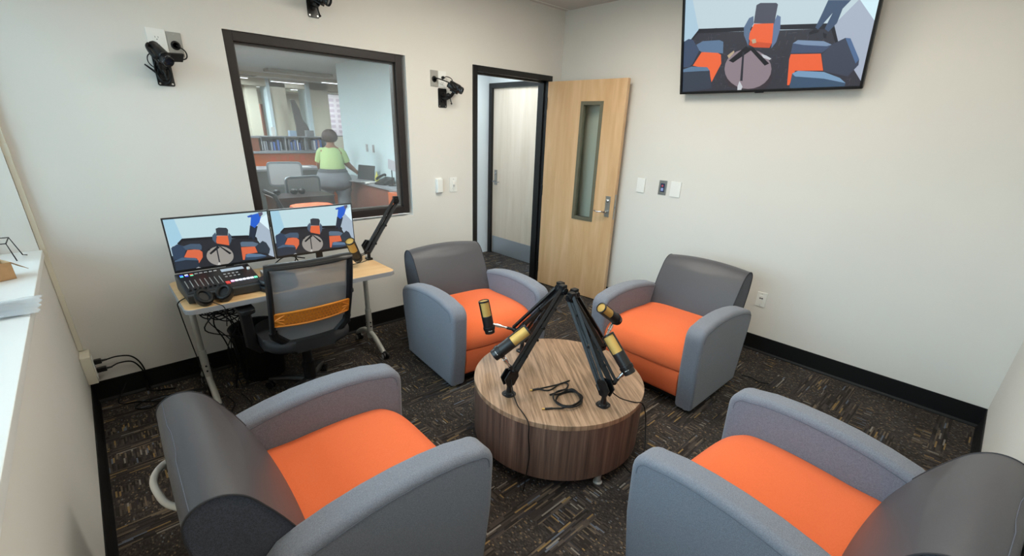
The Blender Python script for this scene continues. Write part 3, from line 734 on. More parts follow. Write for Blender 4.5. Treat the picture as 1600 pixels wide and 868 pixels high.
TVPOLY= {"wall":[[-0.019,0.684],[1.246,0.495],[1.244,0.354],[1.01,0.381],[0.128,0.447],[0.08,0.499]],"leftwall":[[-0.017,0.648],[0.072,0.636],[0.129,0.442],[0.069,0.382],[-0.006,0.365]],"rightwall":[[1.124,0.485],[1.239,0.469],[1.253,0.01],[1.054,0.275],[1.013,0.365]],"window":[[1.126,0.492],[1.234,0.476],[1.232,0.363]],"base":[[0.128,0.447],[0.479,0.419],[0.697,0.408],[1.01,0.381],[1.02,0.349],[0.7,0.38],[0.482,0.395],[0.125,0.418],[0.075,0.372],[0.057,0.384]],"baseR":[[1.006,0.382],[1.022,0.368],[1.061,0.274],[1.047,0.268],[1.009,0.347]],"floor":[[0.124,0.421],[1.008,0.352],[1.058,0.275],[1.258,0.006],[0.009,0.008],[-0.004,0.336]],"cback":[[0.534,0.541],[0.559,0.55],[0.66,0.536],[0.672,0.526],[0.664,0.417],[0.528,0.436]],"carmL":[[0.522,0.48],[0.493,0.471],[0.464,0.419],[0.47,0.37],[0.507,0.3],[0.51,0.405],[0.528,0.433]],"carmR":[[0.675,0.467],[0.699,0.454],[0.706,0.384],[0.692,0.309],[0.665,0.273],[0.664,0.346],[0.659,0.418]],"cseat":[[0.531,0.433],[0.659,0.421],[0.663,0.355],[0.664,0.303],[0.531,0.311],[0.507,0.344],[0.508,0.379]],"cseatf":[[0.514,0.33],[0.664,0.303],[0.652,0.277],[0.548,0.289],[0.511,0.308]],"lback":[[-0.006,0.365],[0.051,0.389],[0.086,0.381],[0.143,0.303],[0.095,0.218],[0.066,0.195],[0.001,0.196]],"larmf":[[0.117,0.344],[0.168,0.363],[0.295,0.358],[0.325,0.344],[0.329,0.269],[0.313,0.272],[0.161,0.292],[0.143,0.303]],"lseat":[[0.161,0.29],[0.274,0.285],[0.314,0.261],[0.322,0.203],[0.256,0.078],[0.227,0.17],[0.096,0.203]],"larmn":[[0.002,0.178],[0.084,0.197],[0.214,0.185],[0.236,0.159],[0.259,0.037],[0.009,0.008]],"larmntop":[[0.002,0.178],[0.084,0.197],[0.214,0.185],[0.236,0.159],[0.169,0.161],[0.003,0.162]],"rback":[[1.096,0.293],[1.124,0.288],[1.194,0.168],[1.197,0.136],[1.152,0.073],[1.012,0.11],[0.982,0.209],[1.025,0.262]],"rbackside":[[1.096,0.293],[1.124,0.288],[1.194,0.168],[1.18,0.145]],"rarmf":[[0.798,0.291],[0.826,0.307],[0.98,0.286],[1.029,0.262],[0.984,0.221],[0.794,0.232]],"rarmft":[[0.798,0.291],[0.826,0.307],[0.98,0.286],[1.029,0.262],[1.002,0.256],[0.866,0.275]],"rseat":[[0.795,0.227],[0.976,0.216],[1.007,0.115],[0.838,0.124],[0.815,0.036],[0.801,0.036],[0.79,0.198]],"rarmn":[[0.818,0.026],[0.822,0.108],[0.856,0.123],[1.013,0.107],[1.11,0.067],[1.148,0.035],[1.145,0.01],[0.828,0.01]],"rarmnt":[[0.822,0.108],[0.856,0.123],[1.013,0.107],[1.11,0.067],[1.148,0.035],[1.02,0.067],[0.843,0.089]],"legR":[[0.963,0.508],[1.086,0.491],[1.05,0.452],[1.034,0.378],[0.995,0.336],[0.972,0.355],[0.979,0.377],[1.0,0.436],[0.955,0.38],[0.935,0.355],[0.917,0.368],[0.938,0.428]],"shoe1":[[0.884,0.344],[0.91,0.357],[0.944,0.35],[0.938,0.338],[0.89,0.331]],"shoe2":[[0.965,0.335],[0.989,0.325],[0.989,0.301],[0.975,0.305]],"tabside":[[0.68,0.161],[0.693,0.068],[0.657,0.013],[0.567,0.005],[0.394,0.042],[0.354,0.113],[0.563,0.036]],"armA":[[0.492,0.301],[0.535,0.275],[0.41,0.202],[0.377,0.218]],"armB":[[0.509,0.291],[0.543,0.288],[0.664,0.18],[0.636,0.168]],"armC":[[0.471,0.267],[0.484,0.266],[0.492,0.077],[0.474,0.078]],"mic1":[[0.363,0.252],[0.408,0.281],[0.414,0.27],[0.376,0.232]],"mic2":[[0.526,0.338],[0.552,0.342],[0.561,0.317],[0.536,0.313]],"mic3":[[0.603,0.243],[0.638,0.231],[0.674,0.21],[0.665,0.202],[0.62,0.219]],"mic4":[[0.459,0.04],[0.47,0.078],[0.496,0.038],[0.488,0.011],[0.461,0.015]]}
TVTAB= [[0.684,0.144],[0.683,0.112],[0.671,0.082],[0.649,0.056],[0.618,0.036],[0.58,0.024],[0.537,0.021],[0.493,0.027],[0.449,0.043],[0.411,0.066],[0.38,0.095],[0.359,0.129],[0.35,0.164],[0.353,0.199],[0.367,0.229],[0.392,0.254],[0.426,0.272],[0.465,0.281],[0.508,0.282],[0.55,0.274],[0.59,0.258],[0.626,0.236],[0.654,0.208],[0.674,0.177]]
MPOLY= {"wall":[[0.0,1.0],[1.0,1.0],[1.003,0.322],[0.756,0.532],[0.136,0.608]],"leftwall":[[0.0,1.0],[0.098,1.0],[0.13,0.61],[0.071,0.519],[0.01,0.482]],"rightwall":[[0.893,0.816],[1.004,0.876],[1.0,-0.0],[0.944,0.057],[0.838,0.499]],"window":[[0.909,0.854],[1.0,0.945],[0.996,0.602],[0.905,0.8]],"base":[[0.125,0.616],[0.41,0.592],[0.757,0.54],[0.843,0.484],[0.852,0.427],[0.589,0.508],[0.406,0.54],[0.127,0.563],[0.081,0.504],[0.072,0.532]],"floor":[[0.127,0.571],[0.407,0.545],[0.84,0.449],[0.944,0.057],[1.0,-0.0],[0.001,0.008],[0.021,0.479],[0.081,0.504]],"cback":[[0.452,0.743],[0.484,0.76],[0.557,0.738],[0.57,0.695],[0.555,0.578],[0.445,0.603]],"carmL":[[0.441,0.671],[0.406,0.612],[0.4,0.533],[0.424,0.448],[0.448,0.602]],"carmR":[[0.568,0.637],[0.591,0.569],[0.58,0.464],[0.548,0.377],[0.557,0.577]],"cseat":[[0.45,0.597],[0.555,0.578],[0.552,0.43],[0.548,0.377],[0.433,0.445],[0.43,0.486]],"lback":[[0.01,0.456],[0.071,0.519],[0.125,0.467],[0.136,0.385],[0.095,0.238],[0.006,0.222]],"larmf":[[0.113,0.462],[0.186,0.497],[0.274,0.476],[0.286,0.428],[0.276,0.35],[0.172,0.395],[0.136,0.385]],"lseat":[[0.148,0.382],[0.248,0.376],[0.279,0.31],[0.271,0.205],[0.22,0.085],[0.216,0.193],[0.102,0.249]],"larmn":[[0.013,0.207],[0.084,0.249],[0.2,0.21],[0.225,0.15],[0.219,0.005],[0.004,0.007]],"larmntop":[[0.013,0.207],[0.084,0.249],[0.2,0.21],[0.225,0.15],[0.115,0.193],[0.011,0.181]],"rback":[[0.901,0.388],[0.937,0.338],[0.967,0.191],[0.946,0.084],[0.921,0.105],[0.826,0.157],[0.816,0.284]],"rarmf":[[0.664,0.403],[0.684,0.42],[0.797,0.393],[0.852,0.336],[0.816,0.284],[0.664,0.321]],"rseat":[[0.663,0.308],[0.809,0.286],[0.825,0.149],[0.696,0.149],[0.678,0.029],[0.656,0.035]],"rarmn":[[0.674,0.03],[0.695,0.135],[0.728,0.154],[0.855,0.108],[0.917,0.05],[0.902,0.026],[0.782,0.002]],"rarmnt":[[0.695,0.135],[0.728,0.154],[0.855,0.108],[0.917,0.05],[0.799,0.061],[0.697,0.08]],"shirt":[[0.831,0.951],[0.904,0.977],[0.932,0.904],[0.904,0.787],[0.844,0.676],[0.803,0.74]],"shirt2":[[0.785,0.933],[0.839,0.963],[0.841,0.908],[0.796,0.904]],"hair":[[0.905,0.991],[0.955,0.995],[0.954,0.941],[0.918,0.893]],"legs":[[0.799,0.74],[0.879,0.71],[0.829,0.474],[0.805,0.411],[0.787,0.511],[0.756,0.45],[0.774,0.569]],"armA":[[0.432,0.392],[0.454,0.36],[0.352,0.237],[0.342,0.267]],"armB":[[0.444,0.389],[0.467,0.37],[0.555,0.212],[0.534,0.19]],"armC":[[0.415,0.369],[0.427,0.366],[0.425,0.056],[0.412,0.06]],"mic1":[[0.325,0.351],[0.357,0.37],[0.356,0.33],[0.328,0.311]],"mic4":[[0.396,0.01],[0.412,0.06],[0.427,0.002],[0.415,-0.022],[0.398,-0.018]],"paper":[[0.177,-0.005],[0.209,0.021],[0.237,-0.005],[0.217,-0.032]]}
MTAB= [[0.57,0.149],[0.562,0.098],[0.545,0.053],[0.52,0.017],[0.491,-0.008],[0.457,-0.019],[0.423,-0.016],[0.389,-0.0],[0.36,0.028],[0.335,0.067],[0.318,0.114],[0.309,0.165],[0.308,0.217],[0.317,0.266],[0.333,0.311],[0.357,0.346],[0.386,0.371],[0.419,0.383],[0.453,0.381],[0.486,0.366],[0.517,0.339],[0.542,0.3],[0.56,0.253],[0.569,0.202]]
def shade(c, k): return ''.join('%02X' % max(0, min(255, int(int(c[i:i+2], 16)*k))) for i in (0, 2, 4))
def tv_layers():
    P = TVPOLY; L_ = [([(0, 0), (1.3, 0), (1.3, .8), (0, .8)], 'B9CDD8')]
    L_ += [(P['wall'], 'C3D6DE'), (P['leftwall'], 'AFCDDF'), (P['floor'], '35363F'), (P['rightwall'], 'A9B4C6'), (P['window'], 'D6F2FB'), (P['base'], '1E2029'), (P['baseR'], '1C1E26')]
    rnd = random.Random(3)     # yarn dashes of the carpet as the television shows them
    for i in range(420):
        x, z = rnd.uniform(.03, 1.17), rnd.uniform(.02, .47)
        l = rnd.uniform(.012, .03)
        if rnd.random() < .5: q = [(x, z), (x+l, z), (x+l, z+.003), (x, z+.003)]
        else: q = [(x, z), (x+.003, z), (x+.003+.2*l, z+l), (x+.2*l, z+l)]
        if x < 1.17-.45*z*.3 and z < .43+.02: L_.append((q, rnd.choice(['4A4B57', '2A2B33', '56525A', '3E4452'])) if i == 0 else (q, rnd.choice(['4A4B57', '2A2B33', '56525A', '3E4452']), 1))
    L_ += [(P['rightwall'], 'A9B4C6'), (P['window'], 'D6F2FB')]
    L_ += [(P['wall'], 'C3D6DE'), (P['rightwall'], 'A9B4C6'), (P['window'], 'D6F2FB'), (P['base'], '1E2029'), (P['baseR'], '1C1E26'), (P['leftwall'], 'AFCDDF')]
    L_ += [(P['legR'], '3F536F'), (P['shoe1'], '1C1F28'), (P['shoe2'], '1C1F28')]
    L_ += [(P['carmL'], '5E7390'), (P['carmR'], '64789A'), (P['cback'], '4C4E5C'), (P['cseat'], 'F0663A'), (P['cseatf'], 'CF5230')]
    L_ += [(P['lseat'], 'F06A3C'), (P['lback'], '3E4E68'), (P['larmf'], '5E7896'), (P['larmn'], '36404F'), (P['larmntop'], '5F7C99')]
    L_ += [(P['tabside'], '3A3238'), (TVTAB, '8E8088')]
    L_ += [(P['rseat'], 'F0663A'), (P['rarmf'], '43526E'), (P['rarmft'], '7C93B0'), (P['rback'], '3E4556'), (P['rbackside'], '4F6C93'), (P['rarmn'], '3D566F'), (P['rarmnt'], '7A9DBD')]
    L_ += [(P['armA'], '14161C'), (P['armB'], '14161C'), (P['armC'], '2A2D36')]+[(P[k], 'B9A88C' if k in ('mic1', 'mic2') else 'C8CCD2') for k in ('mic1', 'mic2', 'mic3', 'mic4')]
    return L_
def mon_layers(W_, H_):
    P = MPOLY
    S = lambda k: [(x*W_, z*H_) for x, z in (P[k] if isinstance(k, str) else k)]
    L_ = [([(0, 0), (W_, 0), (W_, H_), (0, H_)], 'B7D3DE'), (S('wall'), 'C0DDE4'), (S('leftwall'), 'A5CFE3'), (S('rightwall'), 'A9B9C9'), (S('window'), 'DDF4FC'), (S([(0, 0), (1, 0), (1, .12), (0, .3)]), '24262C'), (S('floor'), '24262C'), (S('base'), '121419')]
    L_ += [(S('rightwall'), 'A9B9C9'), (S('window'), 'DDF4FC')]
    L_ += [(S('legs'), '1D2A3C'), (S('shirt'), '1F5FD0'), (S('shirt2'), '2456B8'), (S('hair'), '5A5570')]
    L_ += [(S('carmL'), '4A5C70'), (S('carmR'), '4A5C70'), (S('cback'), '30363F'), (S('cseat'), 'E0693F')]
    L_ += [(S('lseat'), 'DB6A44'), (S('lback'), '2E4058'), (S('larmf'), '45586E'), (S('larmn'), '26313F'), (S('larmntop'), '49627C')]
    L_ += [([(x*W_, z*H_) for x, z in MTAB], '9A9690')]
    L_ += [(S('rseat'), 'DB6A44'), (S('rarmf'), '5C7084'), (S('rback'), '2D3742'), (S('rarmn'), '31455B'), (S('rarmnt'), '5D7A98')]
    L_ += [(S('armA'), '101216'), (S('armB'), '101216'), (S('armC'), '22252B'), (S('mic1'), '17191E'), (S('mic4'), 'C9C9C4'), (S('paper'), 'AEB4B8')]
    return L_

def make_monitor(label, loc, rot, neck_x):
    """local: front face at y=0 looking to -y, lower left corner of the panel at x=0, z=0"""
    t = thing('monitor', label, 'monitor', loc, rot)
    W_, H_, bz = .543, .318, .007
    bm = nb(); box(bm, (0, .0, 0), (W_, .022, H_), .003); box(bm, (.08, .02, .04), (W_-.08, .045, H_-.06), .01); obj('screen_housing', bm, m_blackp, t)
    pc = picture([([(x, z) for x, z in q], c) for q, c in mon_layers(W_-2*bz, H_-bz-.016)], W_-2*bz, H_-bz-.016, t, y0=-.0006)
    pc.location = (bz, 0, .016)
    bm = nb(); box(bm, (neck_x-.022, .035, -.09), (neck_x+.022, .055, .14), .004); cyl(bm, (neck_x, .03, .12), (neck_x, .055, .12), .03); obj('stand_neck', bm, m_blackp, t)
    bm = nb(); prism(bm, [(neck_x-.105, .0), (neck_x+.105, .0), (neck_x+.085, .16), (neck_x-.085, .16)], 'z', DT+.0005-loc[2], DT+.011-loc[2], .003, 2); obj('stand_base', bm, m_blackp, t)
    return t
make_monitor('left computer monitor of the pair, above the audio mixer, showing the room with three armchairs', (.528, -.352, .838), math.radians(-.6), .285)
make_monitor('right computer monitor of the pair, in front of the interior window frame', (1.079, -.352, .836), math.radians(.6), .29)

# ------------------------------------------------------------------ mixer
mx = thing('audio_mixer', 'black audio mixer with faders and lit colour pads on the left end of the desk', 'mixer', (.715, -.513, DT), math.radians(1.5))
def slope(x): return .058+.045*(x+.155)/.31
bm = nb(); prism(bm, [(-.155, .006), (.155, .006), (.155, .092), (.135, .10), (-.145, .052), (-.155, .045)], 'x', -.19, .19, .003, 2)
for sx in (-.17, .17):
    for sy in (-.13, .13): cyl(bm, (sx, sy, 0), (sx, sy, .008), .008)
obj('housing', bm, mat('mixer_grey', '2C2D2E', .45), mx)
def on_top(y, h=0): return .0545+.0455*(y+.145)/.28+h
def pad(bm, x, y, w_, d, h):
    M = Matrix.Translation((x, y, on_top(y))) @ Matrix.Rotation(math.atan2(.0455, .28), 4, 'X'); box(bm, (-w_/2, -d/2, -.002), (w_/2, d/2, h), .0012, 1, M)
bm = nb(); pad(bm, 0, -.005, .366, .268, .0012); obj('top_plate', bm, m_blackp, mx)
m_pads = {k: mat('pad_'+k, c, .4, emis=e) for k, c, e in (('blue', '3C50F0', .8), ('cyan', '4FD8E0', .8), ('pink', 'E6A8D2', .9), ('white', 'E4E4F4', .7), ('green', '67E2A8', .8), ('red', 'C23A34', .4), ('screen', '8E9AA6', .5), ('orange', 'E08A4A', .5))}
for i in range(8):
    x = -.165+i*.024
    bm = nb(); pad(bm, x, -.03, .005, .11, .0022); obj('fader_slot', bm, mat('slot_grey', '8A8A88', .5), mx)
    bm = nb(); pad(bm, x, -.098+.004*(i % 3), .013, .020, .010); obj('fader_knob', bm, m_satin, mx)
    bm = nb(); pad(bm, x, .10, .016, .010, .004); obj('channel_button', bm, m_pads[['blue', 'white', 'red', 'orange', 'white', 'white', 'white', 'white'][i]] if i < 3 else m_silver, mx)
    if i < 3: bm = nb(); pad(bm, x, .085, .016, .007, .004); obj('channel_button', bm, m_pads[['cyan', 'blue', 'green'][i]], mx)
bm = nb(); pad(bm, .09, .085, .12, .035, .003); obj('display', bm, m_pads['screen'], mx)
for i, c in enumerate(['pink', 'white', 'white', 'white', 'white', 'white', 'green']):
    bm = nb(); pad(bm, .048+i*.0205, -.075, .017, .018, .005); obj('pad_button', bm, m_pads[c], mx)
bm = nb(); pad(bm, .022, -.085, .022, .03, .005); obj('record_button', bm, m_pads['red'], mx)
for i in range(8):
    bm = nb(); pad(bm, .035+(i % 4)*.022, .03 if i < 4 else -.005, .012, .009, .004); obj('small_button', bm, m_silver, mx)
for (x, y) in ((.17, .10), (.17, .055)):
    bm = nb(); lathe(bm, [(.010, 0), (.009, .012), (.0, .013)], (x, y, on_top(y)), n=16); obj('rotary_knob', bm, m_white if y < .08 else m_satin, mx)

# ------------------------------------------------------------------ things on the desk
hp = thing('headphones', 'black over-ear headphones lying in front of the mixer at the desk corner', 'headphones', (.645, -.70, DT))
for i, (x, y, a) in enumerate(((-.052, -.012, 15), (.052, .0, -35))):
    M = Matrix.Translation((x, y, .038)) @ Matrix.Rotation(math.radians(a), 4, 'Z') @ Matrix.Rotation(math.radians(38), 4, 'X') @ Matrix.Scale(1.22, 4)
    t_ = nb(); lathe(t_, [(.030, -.016), (.038, -.012), (.042, .0), (.040, .012)], n=28); bm = nb(); merge(bm, t_, M @ Matrix.Diagonal((.85, 1.05, 1, 1))); e_ = obj('ear_cup', bm, m_blackp, hp)
    bm = nb(); pts = [M @ Matrix.Diagonal((.85, 1.05, 1, 1)) @ Vector((.031*math.cos(q*PI/9), .031*math.sin(q*PI/9), .014)) for q in range(18)]; tube(bm, pts, .011, 8, closed=True); obj('ear_pad', bm, m_rubber, e_)
bm = nb(); tube(bm, spline([(-.05, .02, .045), (-.04, .05, .045), (-.015, .068, .040), (.018, .066, .04), (.042, .05, .045), (.05, .025, .045)], 6), .009, 8, sy=1.6); obj('headband', bm, m_rubber, hp)
cable('headphone_cord', [(.615, -.735, .765), (.64, -.755, .75), (.665, -.775, .735), (.67, -.785, .70), (.66, -.78, .62)], .0025, 'short black headphone cord dangling over the front edge of the desk')
cs = thing('zip_case', 'black rounded zip case on the desk beside the mixer, half behind the task chair', 'case', (.985, -.655, DT), math.radians(4))
bm = nb(); prism(bm, rrect(.21, .17, .07, 8), 'z', .002, .033, .008, 3); bt = obj('case_bottom', bm, m_blackp, cs)
bm = nb(); prism(bm, rrect(.205, .165, .068, 8), 'z', .037, .072, .02, 4); obj('case_lid', bm, m_blackp, cs)
bm = nb(); tube(bm, [Vector((x, y, .035)) for x, y in rrect(.207, .167, .069, 8)], .003, 6, closed=True); box(bm, (.0, -.09, .028), (.025, -.082, .04), .002); obj('zipper', bm, m_rubber, cs)
hb = thing('audio_interface', 'small silver box with sockets on the desk behind the task chair back', 'audio interface', (1.03, -.43, DT), math.radians(6))
bm = nb(); prism(bm, [(-.045, .0), (.045, .0), (.045, .05), (-.045, .028)], 'x', -.07, .07, .004, 2); obj('housing', bm, m_silver, hb)
bm = nb()
for x, w_ in ((-.045, .03), (-.005, .02)): box(bm, (x-w_/2, -.025, .0), (x+w_/2, .0, .011), .001, 1, Matrix.Translation((0, 0, .0295)) @ Matrix.Rotation(math.atan2(.022, .09), 4, 'X'))
obj('display', bm, m_blackp, hb)
# desk boom arm and its microphone
boom((1.693, -.40, DT+.001), (1.930, -.42, 1.160), (1.655, -.46, .815), (1.565, -.515, .815), 'black boom arm clamped to the right edge of the desk', clamp=True)
microphone((1.471, -.609, .955), (1.553, -.529, .791), 'gold and black microphone hanging over the desk, held by the boom arm before the window', look=(-.6, -1, .3))
cable('microphone_cable', [(1.69, -.42, .752), (1.60, -.45, .746), (1.45, -.46, .746), (1.28, -.44, .746)], .0025, 'thin black cable lying on the desk below the hanging microphone')
for i, P in enumerate(([(1.02, -.38, .775), (1.06, -.34, .80), (1.15, -.30, .83), (1.27, -.30, .80)], [(1.10, -.40, .775), (1.18, -.34, .785), (1.22, -.30, .83), (1.26, -.26, .88)], [(1.19, -.33, .84), (1.22, -.32, .79), (1.24, -.31, .748)], [(1.40, -.27, .85), (1.37, -.26, .79), (1.39, -.24, .748)])):
    cable('monitor_cable', P, .004, ['black cable rising in a high arc from the silver box to the right monitor', 'black cable in a lower arc from the silver box towards the right monitor', 'short black cable hanging left of the right monitor stand', 'short black cable hanging beside the neck of the right monitor stand'][i], group='cables behind the right monitor')

# ------------------------------------------------------------------ task chair
def mesh_mat():
    m = bpy.data.materials.new('chair_mesh'); m.use_nodes = True; nt = m.node_tree; b = nt.nodes['Principled BSDF']
    b.inputs['Base Color'].default_value = lin('8A8D93'); b.inputs['Roughness'].default_value = .7; b.inputs['Alpha'].default_value = .84
    return m
m_mesh = mesh_mat()
m_orange_p = mat('orange_plastic', 'E08A2C', .5)
def task_chair(label, loc, rot, main=True, seatmat=None):
    t = thing('task_chair', label, 'office chair', loc, rot)
    F = m_blackp
    bm = nb(); prism(bm, rrect(.50, .48, .14, 8), 'z', .425, .50, .03, 4, Matrix.Translation((0, .02, 0))); obj('seat', bm, seatmat or mat('black_cushion', '1E1E21', .7), t)
    bm = nb(); box(bm, (-.12, -.12, .385), (.12, .16, .428), .01); cyl(bm, (0, 0, .12), (0, 0, .39), .028); cyl(bm, (0, 0, .09), (0, 0, .25), .038); obj('gas_lift', bm, F, t)
    bm = nb()
    for k in range(5):
        a = math.radians(200+72*k); d = Vector((math.cos(a), math.sin(a), 0)); tube(bm, [d*.02+Vector((0, 0, .115)), d*.16+Vector((0, 0, .10)), d*.30+Vector((0, 0, .072))], [.03, .024, .016], 10, sy=.8)
    st = obj('star_base', bm, F, t)
    for k in range(5):
        a = math.radians(200+72*k); d = Vector((math.cos(a), math.sin(a), 0)); s = Vector((-d.y, d.x, 0)); c = d*.305+Vector((0, 0, .027))
        bm = nb()
        for q in (-.022, .006): lathe(bm, [(.012, 0), (.027, .002), (.027, .014), (.012, .016)], c+s*q, s, 18)
        cyl(bm, c, c+Vector((0, 0, .05)), .008); obj('caster', bm, F, st)
    # back: plane from (z .60, y -.235) to (z .985, y -.365)
    def P(u, v): # u in -1..1, v 0..1
        z = .585+.40*v; y = -.225-.12*v-.015*math.sin(PI*v)
        x = u*(.205+.022*(1-(1-v)*.2)); y += .035*(u*u)
        return Vector((x, y, z))
    ring = []
    for i in range(8): ring.append(P(-1+.125*0, 0) if 0 else P(-.96, i/8))
    top = [P(-.96+1.92*i/10, 1-.0*abs(i)) for i in range(11)]
    rr_ = [P(.96, 1-i/8) for i in range(1, 9)]
    V = [P(.78, -.12), P(.60, -.26), P(.54, -.40)]; Vl = [Vector((-q.x, q.y, q.z)) for q in V][::-1]
    full = [P(-.96, i/8) for i in range(8)]+top+rr_
    bm = nb(); tube(bm, full, .027, 8, sy=.6)
    tube(bm, [P(.96, .0), P(.92, -.10), P(.62, -.27), P(.50, -.42), Vector((.09, -.14, .41))], [.025, .026, .026, .023, .018], 8)
    tube(bm, [P(-.96, .0), P(-.92, -.10), P(-.62, -.27), P(-.50, -.42), Vector((-.09, -.14, .41))], [.025, .026, .026, .023, .018], 8)
    tube(bm, [P(-.55, -.25), P(0, -.27), P(.55, -.25)], .016, 8)
    obj('back_frame', bm, F, t)
    bm = nb(); G = []
    for j in range(13):
        v = -.25+1.25*j/12; hw = .95 if v >= -.02 else .95-.37*(-.02-v)/.23
        G.append([bm.verts.new(P(-hw+2*hw*i/14, v)+Vector((0, .004, 0))) for i in range(15)])
    for a, b_ in zip(G, G[1:]):
        for i in range(14): bm.faces.new((a[i], a[i+1], b_[i+1], b_[i]))
    obj('mesh_back', bm, m_mesh, t)
    bm = nb()          # lumbar support: a curved pad with raised rim and rows of notches
    def Q(u, w_): # w_ -1..1
        v = .205+.115*w_*(1-.12*u*u); q = P(u*.93, v); return q+Vector((0, -.012-.006*(1-u*u), .012*u*0))
    A = [[Q(-1+2*i/24, -1+2*j/4) for i in range(25)] for j in range(5)]
    for off in (0,):
        vv = [[bm.verts.new(q+Vector((0, -.006, 0))) for q in row] for row in A]; vb = [[bm.verts.new(q+Vector((0, .004, 0))) for q in row] for row in A]
        for a, b_ in zip(vv, vv[1:]):
            for i in range(24): bm.faces.new((a[i], a[i+1], b_[i+1], b_[i]))
        for a, b_ in zip(vb, vb[1:]):
            for i in range(24): bm.faces.new((a[i+1], a[i], b_[i], b_[i+1]))
    rim = [Q(-1+2*i/24, -1) for i in range(25)]+[Q(1, 0)]+[Q(1-2*i/24, 1) for i in range(25)]+[Q(-1, 0)]
    tube(bm, [q+Vector((0, -.006, 0)) for q in rim], .006, 6, closed=True)
    for s in (-1, 1):
        for w0, w1_ in ((-.9, 0), (0, 0), (.9, 0)):
            tube(bm, [Q(s*.98, w1_)+Vector((0, -.008, 0)), Q(s*.78, w0*.8)+Vector((0, -.011, 0))], [.007, .003], 6)
    lb = obj('lumbar_support', bm, m_orange_p, t)
    bm = nb()
    for i in range(16):
        for j in range(4):
            u = -.72+1.44*(i+(.5 if j % 2 else 0))/16; c = Q(u, -.62+.42*j)+Vector((0, -.0065, 0))
            prism(bm, [(-.007, -.006), (.007, -.006), (0, .007)], 'y', -.001, .0, 0, 1, Matrix.Translation(c))
    obj('notch_pattern', bm, mat('dark_orange_plastic', 'A85C18', .6), lb)
    for s in (-1, 1):
        bm = nb(); prism(bm, rrect(.085, .26, .03, 5), 'z', .665, .69, .006, 2, Matrix.Translation((s*.29, .06, 0))); pa = obj('armrest', bm, F, t)
        bm = nb(); tube(bm, [(s*.10, .03, .41), (s*.25, .03, .40), (s*.285, .03, .44), (s*.29, .04, .67)], [.018, .02, .024, .022], 8, sy=1.4); obj('armrest_post', bm, F, pa)
    return t
task_chair('black mesh task chair with an orange lumbar pad, drawn up to the desk', (1.06, -.735, 0), math.radians(0))

# waste bin and cables under the desk
bn = thing('waste_bin', 'black round bin standing under the desk behind the task chair', 'bin', (.90, -.24, 0))
bm = nb(); lathe(bm, [(.13, 0), (.135, .004), (.165, .36), (.170, .365), (.165, .37), (.158, .365), (.13, .01), (.0, .008)], n=32, capped=False); obj('bin_body', bm, m_rubber, bn)
gl = 'cables hanging under the desk'; lb_ = 'black cable hanging in the tangle below the left end of the desk'
rnd = random.Random(11)
def R_(a, b_): return rnd.uniform(a, b_)
for i in range(9):
    x0, y0 = R_(.62, .86), R_(-.5, -.34); x1 = R_(.70, .80)
    pts = [(x0, y0, DT-.035), (x0+R_(-.05, .05), y0+R_(-.04, .04), .62), (x0+R_(-.1, .1), y0+R_(-.03, .08), .50), (x1+R_(-.04, .05), -.36+R_(-.05, .05), .34), (x1+R_(-.02, .02), -.34, .16), (x1+R_(-.05, .05), -.36, .008)]
    cable('desk_cable', pts, R_(.003, .0045), lb_, group=gl)
tg_ = nb()
for i in range(6):
    pts = [(.60+R_(-.02, .02), -.42, .66+R_(-.04, .03))]; c = (.72+R_(-.02, .03), R_(-.44, -.36), .60+R_(-.03, .03))
    for k in range(10): a = k*.9+i; pts.append((c[0]+.12*math.cos(a)*R_(.7, 1.1), c[1]+.04*math.sin(a*1.3), c[2]+.045*math.sin(a)*R_(.6, 1.2)))
    tube(tg_, spline(pts, 6), R_(.003, .0045), 6)
o = tag(obj('cable_tangle', tg_, m_rubber), 'tangle of looped black cables tucked under the left half of the desk', 'cables'); o['kind'] = 'stuff'
cable('desk_cable', [(.56, -.52, .748), (.49, -.60, .745), (.484, -.62, .70), (.50, -.58, .50), (.53, -.46, .20), (.54, -.40, .02)], .003, 'black cable hanging over the left edge of the desk')
for i, P in enumerate(([(.55, -.35, .006), (.45, -.33, .008), (.30, -.24, .008), (.20, -.16, .008), (.10, -.10, .008), (.16, -.03, .10)], [(.60, -.42, .006), (.52, -.30, .008), (.38, -.32, .008), (.30, -.42, .008), (.42, -.52, .008), (.50, -.42, .008), (.46, -.30, .008)], [(.62, -.30, .008), (.50, -.22, .008), (.34, -.20, .008), (.24, -.28, .008), (.17, -.22, .008), (.25, -.16, .008), (.40, -.20, .008), (.55, -.26, .008)])):
    cable('floor_cable', P, .004, ['black cable on the carpet running to the wall corner and up the baseboard', 'black cable on the carpet in a loop left of the front desk foot', 'black cable snaking along the baseboard left of the desk'][i], group='cables on the carpet by the desk')
cable('floor_cable', [(.62, -.42, .008), (.64, -.55, .008), (.60, -.66, .008), (.66, -.74, .008), (.72, -.62, .008), (.70, -.44, .008)], .003, 'thin black cable loop on the carpet at the front foot of the desk')
cable('floor_cable', [(3.60, -2.52, .006), (3.62, -2.58, .006), (3.60, -2.64, .006), (3.63, -2.70, .006)], .004, 'short black cable end on the carpet beside the right armchair')

